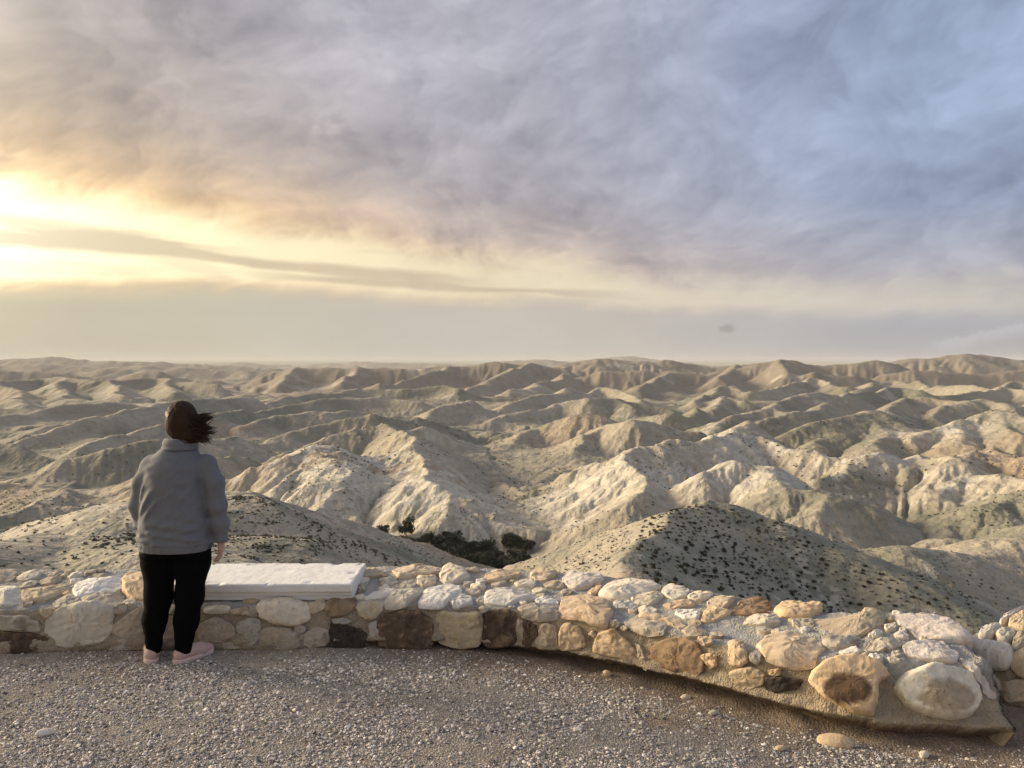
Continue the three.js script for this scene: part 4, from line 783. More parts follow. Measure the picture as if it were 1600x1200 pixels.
// ---------------------------------------------------------------- meshes from distance fields
function surfaceNet(sdf, lo, hi, cell) {                     // one vertex in each cell the surface crosses, quads between neighbours
  const nx = Math.ceil((hi[0] - lo[0]) / cell) + 1, ny = Math.ceil((hi[1] - lo[1]) / cell) + 1, nz = Math.ceil((hi[2] - lo[2]) / cell) + 1, F = new Float32Array(nx * ny * nz), id = new Int32Array(nx * ny * nz).fill(-1);
  const at = (i, j, k) => (k * ny + j) * nx + i;
  for (let k = 0; k < nz; k++) for (let j = 0; j < ny; j++) for (let i = 0; i < nx; i++) F[at(i, j, k)] = sdf(lo[0] + i * cell, lo[1] + j * cell, lo[2] + k * cell);
  const pos = [], idx = [];
  for (let k = 0; k < nz - 1; k++) for (let j = 0; j < ny - 1; j++) for (let i = 0; i < nx - 1; i++) {
    let n = 0, x = 0, y = 0, z = 0; const c = at(i, j, k);
    const v = [F[c], F[c + 1], F[c + nx], F[c + nx + 1], F[c + nx * ny], F[c + nx * ny + 1], F[c + nx * ny + nx], F[c + nx * ny + nx + 1]];
    let neg = 0; for (const q of v) if (q < 0) neg++; if (!neg || neg === 8) continue;
    for (let a = 0; a < 8; a++) for (let d = 1; d < 8; d <<= 1) { if (a & d) continue; const b = a | d; if ((v[a] < 0) === (v[b] < 0)) continue; const t = v[a] / (v[a] - v[b]); x += (a & 1) + (d === 1 ? t : 0); y += ((a >> 1) & 1) + (d === 2 ? t : 0); z += (a >> 2) + (d === 4 ? t : 0); n++; }
    id[c] = pos.length / 3; pos.push(lo[0] + (i + x / n) * cell, lo[1] + (j + y / n) * cell, lo[2] + (k + z / n) * cell);
  }
  const quad = (a, b, c, d, flip) => { if (a < 0 || b < 0 || c < 0 || d < 0) return; flip ? idx.push(a, c, b, a, d, c) : idx.push(a, b, c, a, c, d); };
  for (let k = 1; k < nz - 1; k++) for (let j = 1; j < ny - 1; j++) for (let i = 1; i < nx - 1; i++) {
    const c = at(i, j, k), s = F[c] < 0;
    if (s !== F[c + 1] < 0) quad(id[c], id[c - nx], id[c - nx - nx * ny], id[c - nx * ny], s === false ? true : false);
    if (s !== F[c + nx] < 0) quad(id[c], id[c - nx * ny], id[c - nx * ny - 1], id[c - 1], !s);
    if (s !== F[c + nx * ny] < 0) quad(id[c], id[c - 1], id[c - 1 - nx], id[c - nx], !s);
  }
  // outward winding: check the first face against the field
  const g = new THREE.BufferGeometry(); g.setAttribute('position', new THREE.Float32BufferAttribute(pos, 3)); g.setIndex(idx); g.computeVertexNormals();
  let vote = 0; const N = g.attributes.normal; for (let i = 0; i < pos.length / 3; i += 17) { const e = cell * 0.7, x = pos[3 * i], y = pos[3 * i + 1], z = pos[3 * i + 2]; vote += sdf(x + N.getX(i) * e, y + N.getY(i) * e, z + N.getZ(i) * e) > 0 ? 1 : -1; }
  if (vote < 0) { for (let i = 0; i < idx.length; i += 3) { const t = idx[i]; idx[i] = idx[i + 1]; idx[i + 1] = t; } g.setIndex(idx); g.computeVertexNormals(); }
  return g;
}
const smin = (a, b, k) => { const h = clamp(0.5 + 0.5 * (b - a) / k); return lerp(b, a, h) - k * h * (1 - h); };
function cone(x, y, z, a, b) {                               // tapered capsule, ends given as [x, y, z, radius]
  const dx = b[0] - a[0], dy = b[1] - a[1], dz = b[2] - a[2], t = clamp(((x - a[0]) * dx + (y - a[1]) * dy + (z - a[2]) * dz) / (dx * dx + dy * dy + dz * dz));
  return Math.hypot(x - a[0] - dx * t, y - a[1] - dy * t, z - a[2] - dz * t) - lerp(a[3], b[3], t);
}
function chain(x, y, z, pts, k = 0.012) { let d = 1e9; for (let i = 0; i + 1 < pts.length; i++) { const c = cone(x, y, z, pts[i], pts[i + 1]); d = d > 1e8 ? c : smin(d, c, k); } return d; }
function ellipsoid(x, y, z, c, r) { const a = (x - c[0]) / r[0], b = (y - c[1]) / r[1], e = (z - c[2]) / r[2], l = Math.sqrt(a * a + b * b + e * e), g = Math.hypot(a / r[0], b / r[1], e / r[2]); return g < 1e-6 ? -r[0] : l * (l - 1) / g; }

// ---------------------------------------------------------------- the person at the wall, seen from behind; +z is towards the camera
{
  const person = thing('person', 'person in grey sweatshirt, black trousers and pink shoes, hair blown sideways, seen from behind', 'person');
  person.position.set(-2.115, 0.0, -5.08);
  // torso sections: height, centre x, half width, half depth, centre z
  const SEC = [[0.60, 0.041, 0.210, 0.150, 0.0], [0.695, 0.041, 0.216, 0.160, 0.0], [0.74, 0.041, 0.222, 0.166, 0.0], [0.80, 0.039, 0.221, 0.163, 0.002], [0.96, 0.038, 0.200, 0.146, 0.004], [1.12, 0.040, 0.180, 0.136, 0.010], [1.21, 0.047, 0.172, 0.126, 0.014], [1.27, 0.056, 0.142, 0.106, 0.010], [1.312, 0.066, 0.105, 0.088, 0.002], [1.345, 0.074, 0.075, 0.074, -0.006], [1.40, 0.080, 0.062, 0.066, -0.012]];
  const HS = SEC.map((s) => s[0]), sec = (y, n) => { if (y <= HS[0]) return SEC[0][n]; for (let i = 1; i < HS.length; i++) if (y <= HS[i]) { const t = (y - HS[i - 1]) / (HS[i] - HS[i - 1]); return lerp(SEC[i - 1][n], SEC[i][n], t); } return SEC[HS.length - 1][n]; };
  const torso = (x, y, z, fat = 0) => { const a = sec(y, 2) + fat, b = sec(y, 3) + fat, u = Math.abs(x - sec(y, 1)) / a, v = Math.abs(z - sec(y, 4)) / b, l = Math.pow(Math.pow(u, 2.35) + Math.pow(v, 2.35), 1 / 2.35); return (l - 1) * Math.min(a, b) * 0.9; };
  const armL = [[-0.100, 1.215, 0.008, 0.062], [-0.158, 1.10, 0.006, 0.057], [-0.186, 0.975, -0.002, 0.055], [-0.182, 0.84, -0.045, 0.047], [-0.168, 0.745, -0.085, 0.041]];
  const armR = [[0.240, 1.218, 0.008, 0.062], [0.284, 1.11, 0.012, 0.058], [0.306, 0.965, 0.010, 0.056], [0.313, 0.84, -0.006, 0.049], [0.314, 0.748, -0.016, 0.043]];
  const legL = [[-0.045, 0.80, 0, 0.118], [-0.056, 0.62, 0.002, 0.104], [-0.066, 0.40, 0.004, 0.076], [-0.088, 0.26, 0.014, 0.066], [-0.102, 0.075, 0.006, 0.046]];
  const legR = [[0.132, 0.80, 0, 0.118], [0.140, 0.62, 0.002, 0.103], [0.124, 0.40, 0.004, 0.077], [0.108, 0.26, 0.016, 0.068], [0.084, 0.075, 0.008, 0.050]];
  const thin = (p, k) => p.map((q) => [q[0], q[1], q[2], q[3] * k]);
  // hands
  const hand = (wrist, side) => {                            // fingers hang down, a little curled towards the thigh
    const [wx, wy, wz] = wrist, fingers = [];
    for (let f = 0; f < 4; f++) { const z = wz + 0.026 - f * 0.017, l = [0.050, 0.062, 0.067, 0.060][f], b = [wx - side * 0.002, wy - 0.078 - 0.004 * Math.sin(f), z, 0.0086]; fingers.push([b, [wx - side * 0.010, wy - 0.078 - l * 0.5, z - 0.002, 0.0080], [wx - side * 0.024, wy - 0.078 - l * 0.82, z - 0.003, 0.0074], [wx - side * 0.036, wy - 0.078 - l * 0.98, z - 0.002, 0.0064]]); }
    const thumb = [[wx - side * 0.002, wy - 0.028, wz - 0.026, 0.0125], [wx - side * 0.010, wy - 0.058, wz - 0.044, 0.0105], [wx - side * 0.020, wy - 0.086, wz - 0.046, 0.0085]];
    return (x, y, z) => {
      const palm = ellipsoid(x, y, z, [wx, wy - 0.048, wz], [0.0155, 0.048, 0.042]), w = cone(x, y, z, [wx, wy + 0.06, wz, 0.027], [wx, wy - 0.02, wz, 0.021]);
      let d = smin(palm, w, 0.015); for (const f of fingers) d = smin(d, chain(x, y, z, f, 0.004), 0.005); return smin(d, chain(x, y, z, thumb, 0.006), 0.010);
    };
  };
  const wristR = [0.314, 0.752, -0.018], wristL = [-0.165, 0.742, -0.088], handR = hand(wristR, 1), handL = hand(wristL, -1);
  const hc = [0.089, 1.492, -0.012];
  const head = (x, y, z) => {
    const lx = x - hc[0], ly = y - hc[1], lz = z - hc[2];
    let d = ellipsoid(lx, ly, lz, [0, 0.018, 0.008], [0.074, 0.092, 0.090]);
    d = smin(d, ellipsoid(lx, ly, lz, [0, -0.045, -0.035], [0.055, 0.068, 0.058]), 0.03);                    // jaw and face
    d = smin(d, cone(lx, ly, lz, [0, 0.012, -0.088, 0.009], [0, -0.022, -0.103, 0.012]), 0.012);            // nose
    d = smin(d, ellipsoid(lx, ly, lz, [0, -0.052, -0.086], [0.024, 0.006, 0.009]), 0.006); d = smin(d, ellipsoid(lx, ly, lz, [0, -0.064, -0.084], [0.020, 0.007, 0.009]), 0.005);   // lips
    for (const s of [-1, 1]) { d = Math.max(d, -ellipsoid(lx, ly, lz, [s * 0.030, 0.006, -0.092], [0.017, 0.009, 0.012])); d = Math.min(d, ellipsoid(lx, ly, lz, [s * 0.030, 0.006, -0.078], [0.012, 0.012, 0.012])); d = smin(d, ellipsoid(lx, ly, lz, [s * 0.076, -0.008, 0.004], [0.009, 0.030, 0.019]), 0.006); }
    return smin(d, cone(x, y, z, [0.079, 1.30, -0.005, 0.056], [0.086, 1.43, -0.008, 0.050]), 0.02);
  };
  const core = (x, y, z) => {
    let d = Math.max(torso(x, y, z, -0.035), y - 1.37, 0.76 - y);
    d = smin(d, cone(x, y, z, [0.079, 1.28, -0.005, 0.056], [0.084, 1.40, -0.008, 0.050]), 0.02);
    for (const a of [thin(armL, 0.7), thin(armR, 0.7)]) d = smin(d, chain(x, y, z, a), 0.02);
    for (const l of [thin(legL, 0.85), thin(legR, 0.85)]) d = smin(d, chain(x, y, z, l), 0.03);
    return d;
  };
  const skin = new THREE.MeshPhysicalMaterial({ color: new THREE.Color().setRGB(0.46, 0.27, 0.20), roughness: 0.6 });
  const strip = (g) => { for (const k of Object.keys(g.attributes)) if (k !== 'position' && k !== 'normal') g.deleteAttribute(k); return g; };
  const body = mergeGeometries([strip(surfaceNet(core, [-0.27, 0.02, -0.2], [0.40, 1.42, 0.2], 0.013)), strip(surfaceNet(head, [-0.01, 1.33, -0.14], [0.19, 1.63, 0.11], 0.0045)), strip(surfaceNet(handR, [0.25, 0.58, -0.09], [0.36, 0.82, 0.05], 0.0032)), strip(surfaceNet(handL, [-0.22, 0.58, -0.16], [-0.10, 0.82, 0.0], 0.0036))]);
  part('body', body, skin, person);
  // sweatshirt
  const cloth = texture(256, (u, v) => { const w = tn(u, v, 90, 2, 3), m = tn(u, v, 9, 4, 8); return 0.88 + 0.16 * w + 0.09 * m; });
  const grey = new THREE.MeshPhysicalMaterial({ color: new THREE.Color().setRGB(0.190, 0.194, 0.207), roughness: 0.95, sheen: 0.35, sheenRoughness: 0.7, sheenColor: new THREE.Color(0.5, 0.5, 0.5), map: cloth, bumpMap: cloth, bumpScale: 0.004 });
  const folds = (x, y, z) => {
    let f = 0.0075 * n3(x * 7 + 3, y * 15 + x * 9, z * 6) + 0.0035 * n3(x * 16, y * 26 - x * 14, z * 12 + 4);
    const low = smooth(0.98, 0.80, y) * smooth(0.70, 0.76, y);
    f += low * 0.007 * Math.sin(y * 95 + x * 16 + 3 * n3(x * 6, y * 5, 2)) * smooth(-0.15, 0.15, n3(x * 6 + 5, y * 7, z * 5));
    // creases drawn from the left hip towards the shoulder blades and from the right armpit down
    for (const [px, py, qx, qy, w, a] of [[-0.13, 0.93, -0.05, 1.08, 0.018, 0.018], [-0.10, 0.90, 0.00, 1.03, 0.016, 0.015], [-0.15, 0.98, -0.11, 1.12, 0.013, 0.009], [0.21, 1.12, 0.12, 1.00, 0.018, 0.010], [0.22, 1.16, 0.10, 1.10, 0.02, 0.008], [0.04, 0.86, 0.18, 0.90, 0.014, 0.008], [0.20, 0.84, 0.05, 0.80, 0.013, 0.008]]) {
      const dx = qx - px, dy = qy - py, t = clamp(((x - px) * dx + (y - py) * dy) / (dx * dx + dy * dy)), d = Math.hypot(x - px - dx * t, y - py - dy * t); f += (z > -0.02 ? a : 0) * Math.exp(-(d * d) / (w * w)) * Math.sin(Math.PI * clamp(t * 0.9 + 0.05));
    }
    return f;
  };
  const shirt = (x, y, z) => {
    let d = torso(x, y, z); for (const a of [armL, armR]) d = smin(d, chain(x, y, z, a, 0.03), 0.028);
    d -= folds(x, y, z) + 0.0018 * Math.sin(y * 60 + 5 * n3(x * 5, y * 3, z * 5)) * smooth(0.14, 0.22, Math.abs(x - 0.06)) * smooth(1.12, 0.95, y);
    return Math.max(d, 0.735 - y + 0.004 * n2(x * 9, z * 9), y - 1.345);
  };
  const sleeveCut = (x, y, z) => Math.max(shirt(x, y, z), 0);
  const top = part('sweatshirt', boxUV(surfaceNet(shirt, [-0.28, 0.72, -0.2], [0.40, 1.37, 0.2], 0.0075), 6), grey, person);
  const hem = (x, y, z) => Math.max(torso(x, y, z, -0.004) - 0.0014 * Math.sin(Math.atan2(z, x - 0.04) * 150) - 0.003 * n2(x * 8, z * 8), 0.694 - y, y - 0.742);
  part('hem', boxUV(surfaceNet(hem, [-0.22, 0.68, -0.2], [0.30, 0.76, 0.2], 0.006), 6), grey, top);
  const ringAt = (c, w) => (x, y, z) => Math.max(Math.hypot(x - c[0], z - c[2]) - w - 0.0012 * Math.sin(Math.atan2(z - c[2], x - c[0]) * 40), Math.abs(y - c[1]) - 0.026);
  part('cuff', boxUV(surfaceNet(ringAt([0.314, 0.762, -0.016], 0.0415), [0.26, 0.72, -0.08], [0.37, 0.80, 0.05], 0.005), 6), grey, top);
  part('cuff', boxUV(surfaceNet(ringAt([-0.168, 0.752, -0.083], 0.0395), [-0.23, 0.71, -0.15], [-0.11, 0.80, -0.02], 0.005), 6), grey, top);
  const collar = (x, y, z) => { const t = clamp((y - 1.318) / 0.062), R = 0.103 - 0.026 * t, l = Math.hypot((x - 0.073) / R, (z + 0.004) / (R - 0.006)), roll = smooth(0.25, 0.6, t); return Math.max(Math.abs(l - 1) * 0.09 - 0.006 - 0.008 * roll * (1 - 0.6 * smooth(0.8, 1, t)), 1.314 - y, y - 1.378 + 0.25 * Math.max(0, -z)) - 0.002; };
  part('collar', boxUV(surfaceNet(collar, [-0.05, 1.28, -0.13], [0.20, 1.42, 0.12], 0.0045), 6), grey, top);
  // trousers
  const black = new THREE.MeshPhysicalMaterial({ specularIntensity: 0.15, color: new THREE.Color().setRGB(0.004, 0.004, 0.0045), roughness: 1, bumpMap: cloth, bumpScale: 0.003 });
  const trousers = (x, y, z) => {
    let d = Math.max(torso(x, y, z, -0.012), y - 0.80, 0.66 - y); d = smin(d, chain(x, y, z, legL, 0.05), 0.02); d = smin(d, chain(x, y, z, legR, 0.05), 0.012);
    return Math.max(d - 0.004 * n3(x * 14, y * 20, z * 14) - 0.003 * Math.sin(y * 80 + x * 20) * smooth(0.25, 0.08, y), 0.052 - y);
  };
  part('trousers', boxUV(surfaceNet(trousers, [-0.22, 0.03, -0.2], [0.30, 0.84, 0.2], 0.0085), 6), black, person);
  // shoes
  const pink = new THREE.MeshStandardMaterial({ color: new THREE.Color().setRGB(0.66, 0.44, 0.385), roughness: 0.8, map: cloth }), solePink = new THREE.MeshStandardMaterial({ color: new THREE.Color().setRGB(0.70, 0.52, 0.46), roughness: 0.7 }), laceM = new THREE.MeshStandardMaterial({ color: new THREE.Color().setRGB(0.75, 0.58, 0.53), roughness: 0.8 });
  const shoe = (hx, hz, ang) => {
    const dx = Math.sin(ang), dz = -Math.cos(ang), L = (l, w) => [hx + dx * l - dz * w, hz + dz * l + dx * w];
    const local = (x, z) => [(x - hx) * dx + (z - hz) * dz, -(x - hx) * dz + (z - hz) * dx];
    const upper = (x, y, z) => { const [l, w] = local(x, z); let d = chain(l, y, w, [[0, 0.050, 0, 0.041], [0.07, 0.052, 0, 0.041], [0.14, 0.040, 0, 0.042], [0.195, 0.030, 0, 0.036]], 0.02); d = smin(d, cone(l, y, w, [0.01, 0.055, 0, 0.037], [0.022, 0.098, 0, 0.034]), 0.012); return Math.max(d, 0.018 - y, y - 0.094 + 0.10 * Math.max(0, 0.03 - l)); };
    const sole = (x, y, z) => { const [l, w] = local(x, z); return Math.max(chain(l, 0, w, [[0, 0, 0, 0.045], [0.10, 0, 0, 0.042], [0.19, 0, 0, 0.041]], 0.02), 0.000 - y, y - 0.026 - 0.004 * smooth(0.15, 0.22, l)); };
    const lo = [hx - 0.27, -0.01, hz - 0.27], hi = [hx + 0.27, 0.12, hz + 0.27];
    const s = part('shoe', boxUV(surfaceNet(upper, lo, hi, 0.0055), 8), pink, person); part('sole', surfaceNet(sole, lo, hi, 0.0055), solePink, s);
    const laces = [0, 1, 2].map((k) => { const l = 0.085 + 0.022 * k, h = 0.090 - 0.009 * k, a = L(l, -0.028), b = L(l + 0.006, 0.028), c = L(l + 0.003, 0); return new THREE.TubeGeometry(new THREE.CatmullRomCurve3([new THREE.Vector3(a[0], h - 0.016, a[1]), new THREE.Vector3(c[0], h + 0.001, c[1]), new THREE.Vector3(b[0], h - 0.016, b[1])]), 8, 0.003, 5); });
    part('lace', mergeGeometries(laces), laceM, s);
  };
  shoe(-0.108, 0.022, -0.42); shoe(0.072, 0.028, 0.62);
  // hair: a cap over the skull, a mass down the nape, and strands the wind carries to the right
  const hairMat = new THREE.MeshPhysicalMaterial({ specularIntensity: 0.45, color: new THREE.Color().setRGB(0.036, 0.020, 0.011), roughness: 0.72 });
  const comb = (x, y, z) => 0.0035 * n3(x * 60, y * 22 + x * 18, z * 60) + 0.003 * n3(x * 24 + 5, y * 12, z * 24);
  const cap = (x, y, z) => {
    const lx = x - hc[0], ly = y - hc[1], lz = z - hc[2];
    let d = ellipsoid(lx, ly, lz, [-0.004, 0.018, 0.014], [0.092, 0.101, 0.100]);
    d = smin(d, ellipsoid(lx, ly, lz, [-0.012, -0.045, 0.040], [0.075, 0.075, 0.058]), 0.03);
    d = smin(d, ellipsoid(lx, ly, lz, [0.040, -0.085, 0.050], [0.060, 0.050, 0.040]), 0.03);
    d = smin(d, cone(lx, ly, lz, [0.03, -0.03, 0.06, 0.045], [0.085, -0.100, 0.055, 0.030]), 0.03);
    d = smin(d, cone(lx, ly, lz, [0.05, -0.01, 0.06, 0.040], [0.115, 0.000, 0.05, 0.018]), 0.03);
    d = Math.max(d, -ellipsoid(lx, ly, lz, [0, -0.03, -0.10], [0.066, 0.085, 0.075]));                       // the face stays free
    return d - comb(x, y, z);
  };
  const strands = [], r = rng(8);
  const dummy = new THREE.Vector3();
  for (let i = 0; i < 300; i++) {
    const a = r(), low = i % 3, y0 = hc[1] + lerp(-0.11, 0.05, r()), x0 = hc[0] + lerp(-0.02, 0.075, r()), z0 = hc[2] + lerp(0.03, 0.085, r());
    const tipsY = [hc[1] + 0.055 - 0.05 * a, hc[1] - 0.03 - 0.06 * a, hc[1] - 0.105 - 0.03 * a][low], len = [0.215, 0.228, 0.195][low] * (0.55 + 0.45 * Math.pow(r(), 0.6));
    const p0 = new THREE.Vector3(x0, y0, z0), p3 = new THREE.Vector3(hc[0] + len + 0.015 * (r() - 0.5), tipsY + 0.02 * (r() - 0.5), hc[2] + lerp(0.0, 0.10, r()));
    const p1 = p0.clone().lerp(p3, 0.35).add(dummy.set(0, -0.030 + 0.03 * r(), 0.015)), p2 = p0.clone().lerp(p3, 0.72).add(dummy.set(0, -0.012 + 0.03 * (r() - 0.3), 0.01 * r()));
    if (r() < 0.3) p3.y -= 0.02;
    const c = new THREE.CatmullRomCurve3([p0, p1, p2, p3]), g = new THREE.TubeGeometry(c, 9, 0.0026 + 0.0022 * r(), 4), P = g.attributes.position, w = 5, ctr = new THREE.Vector3();
    for (let s = 0; s <= 9; s++) { c.getPointAt(s / 9, ctr); const k = Math.pow(1 - s / 9, 0.7) * 0.92 + 0.08; for (let q = 0; q < w; q++) { const n = s * w + q; P.setXYZ(n, ctr.x + (P.getX(n) - ctr.x) * k, ctr.y + (P.getY(n) - ctr.y) * k, ctr.z + (P.getZ(n) - ctr.z) * k); } }
    strands.push(strip(g));
  }
  const capGeo = strip(surfaceNet(cap, [-0.04, 1.33, -0.15], [0.25, 1.63, 0.15], 0.0042));
  const hair = part('hair', mergeGeometries([capGeo, ...strands]), hairMat, person);
  const clipMat = new THREE.MeshStandardMaterial({ color: new THREE.Color().setRGB(0.55, 0.42, 0.34), roughness: 0.35, metalness: 0.6 });
  const petals = [...Array(6)].map((_, i) => { const t = new THREE.TorusGeometry(0.0068, 0.0019, 6, 12); t.translate(0.008 * Math.cos(i * 1.047), 0.008 * Math.sin(i * 1.047), 0); return t; });
  const bar = new THREE.CapsuleGeometry(0.0022, 0.03, 4, 8); bar.rotateZ(0.5); bar.translate(0.002, -0.016, 0); petals.push(bar);
  const clip = part('hair_clip', mergeGeometries(petals.map(strip).map((g) => (g.index ? g.toNonIndexed() : g))), clipMat, hair); clip.position.set(hc[0] - 0.058, hc[1] + 0.040, hc[2] + 0.096); clip.rotation.y = -0.55;
}
console.log('person', performance.now() | 0);

// ---------------------------------------------------------------- plants: a grove of dark trees in the gully, shrubs on the near hills
function leafCloud(seed, n, size, clumps) {                  // many small leaf faces spread through a crown built of clumps; clumps: [x, y, z, radius]
  const r = rng(seed), pos = new Float32Array(n * 9), nor = new Float32Array(n * 9), a = new THREE.Vector3(), b = new THREE.Vector3(), c = new THREE.Vector3();
  for (let i = 0; i < n; i++) {
    const k = clumps[Math.floor(r() * clumps.length)], t = r() * 6.2832, u = 2 * r() - 1, q = Math.sqrt(1 - u * u), R = k[3] * Math.pow(r(), 0.4);
    c.set(k[0] + R * q * Math.cos(t), k[1] + 0.85 * R * u, k[2] + R * q * Math.sin(t));
    a.set(r() - 0.5, r() - 0.5, r() - 0.5).normalize().multiplyScalar(size * (0.6 + 0.8 * r())); b.set(r() - 0.5, r() - 0.5, r() - 0.5).normalize().multiplyScalar(size * (0.6 + 0.8 * r()));
    pos.set([c.x, c.y, c.z, c.x + a.x, c.y + a.y, c.z + a.z, c.x + b.x, c.y + b.y, c.z + b.z], i * 9);
  }
  const g = new THREE.BufferGeometry(); g.setAttribute('position', new THREE.BufferAttribute(pos, 3)); g.computeVertexNormals(); return g;
}
const leafM = (r, g, b) => new THREE.MeshStandardMaterial({ color: new THREE.Color().setRGB(r, g, b), roughness: 0.9, side: THREE.DoubleSide });
const treeLeaves = [leafM(0.034, 0.042, 0.024), leafM(0.042, 0.047, 0.028), leafM(0.030, 0.038, 0.026)], bark = new THREE.MeshStandardMaterial({ color: new THREE.Color().setRGB(0.09, 0.07, 0.05), roughness: 1 });
{
  const kinds = [0, 1, 2].map((k) => {
    const r = rng(50 + k), clumps = [...Array(13)].map(() => { const t = r() * 6.28, q = Math.sqrt(r()); return [0.36 * q * Math.cos(t), 0.26 + 0.50 * r(), 0.36 * q * Math.sin(t), 0.15 + 0.14 * r()]; });
    const crown = leafCloud(60 + k, 2400, 0.075, clumps), bits = [];
    const limb = (p, q, r0, r1) => { const g = new THREE.CylinderGeometry(r1, r0, p.distanceTo(q), 6, 1); g.translate(0, p.distanceTo(q) / 2, 0); g.applyQuaternion(new THREE.Quaternion().setFromUnitVectors(new THREE.Vector3(0, 1, 0), q.clone().sub(p).normalize())); g.translate(p.x, p.y, p.z); bits.push(g); };
    const V = (x, y, z) => new THREE.Vector3(x, y, z); limb(V(0, -0.06, 0), V(0.02, 0.28, 0.01), 0.035, 0.026);
    for (let i = 0; i < 4; i++) { const t = i * 1.57 + r(); limb(V(0.02, 0.27, 0.01), V(0.24 * Math.cos(t), 0.55 + 0.1 * r(), 0.24 * Math.sin(t)), 0.018, 0.008); }
    return { crown, trunk: mergeGeometries(bits) };
  });
  const spots = [[-42.5, -217.8, 2.2], [-39.6, -216.1, 2.2], [-31.9, -205.1, 2.6], [-26.1, -203.5, 3.4], [-27.3, -199.4, 3.4], [-23.2, -196.2, 3.9], [-21.2, -194.6, 3.9], [-20.5, -198.6, 3.1], [-19.7, -194.0, 3.2], [-17.8, -197.8, 2.7], [-17.1, -196.2, 2.3], [-14.5, -197.8, 3.8], [-15.3, -195.4, 3.2], [-11.3, -196.2, 3.9], [-10, -194.4, 3.3], [-12.4, -184, 3.3], [-14.2, -180, 2.2], [-7.9, -195.4, 3.6], [-5.8, -196.2, 3.6], [-3.6, -194.4, 3.0], [-0.9, -201, 3.1], [1.2, -199.4, 3.7], [3.4, -198.6, 3.4], [1.2, -190.8, 3.8], [2.3, -187.7, 3.5], [0, -176, 3.2], [-6.1, -177.5, 3.8], [-8.2, -174, 3.3], [-2.8, -178.9, 3.4], [-4.6, -171, 3.2], [-12.2, -174, 2.6], [-2, -187.7, 2.3], [-7.9, -183, 2.6]];
  const ORD = ['first', 'second', 'third', 'fourth', 'fifth', 'sixth', 'seventh', 'eighth', 'ninth', 'tenth', 'eleventh', 'twelfth'], CLUMP = ['left clump of the gully grove', 'middle row of the gully grove', 'right clump of the gully grove', 'near rows of the gully grove'];
  const clump = (x, z) => (x < -16.5 && z < -190 ? 0 : x < -3 && z < -190 ? 1 : z < -186 && x > -3 ? 2 : 3), rank = {};
  for (let c = 0; c < 4; c++) spots.map((s, i) => [s[0] / -s[1], i, s]).filter(([, i, s]) => i > 3 && clump(s[0], s[1]) === c).sort((a, b) => a[0] - b[0]).forEach(([, i], n) => { rank[i] = n; });
  spots.forEach(([x, z, w], i) => {
    const where = i === 0 ? 'small dark tree at the far left tip of the gully grove' : i === 1 ? 'second small dark tree from the left tip of the gully grove' : i === 2 ? 'single dark tree standing apart, right of the two small ones at the left tip'
      : i === 3 ? 'spiky topped dark tree, tallest of the left clump in the gully' : `${ORD[rank[i]]} dark tree from the left in the ${CLUMP[clump(x, z)]}`;
    const t = thing('tree', where, 'tree', 'trees of the gully grove'), k = kinds[i % 3], r = rng(700 + i);
    part('trunk', k.trunk, bark, t); part('crown', k.crown, treeLeaves[(i * 7) % 3], t);
    t.position.set(x, groundAt(x, z) - 0.1, z); t.rotation.y = r() * 6.28; w *= 1.22; t.scale.set(w * (0.95 + 0.25 * r()), w * (0.74 + 0.28 * r()) * (i === 3 ? 1.35 : 1), w * (0.95 + 0.25 * r()));
  });
}
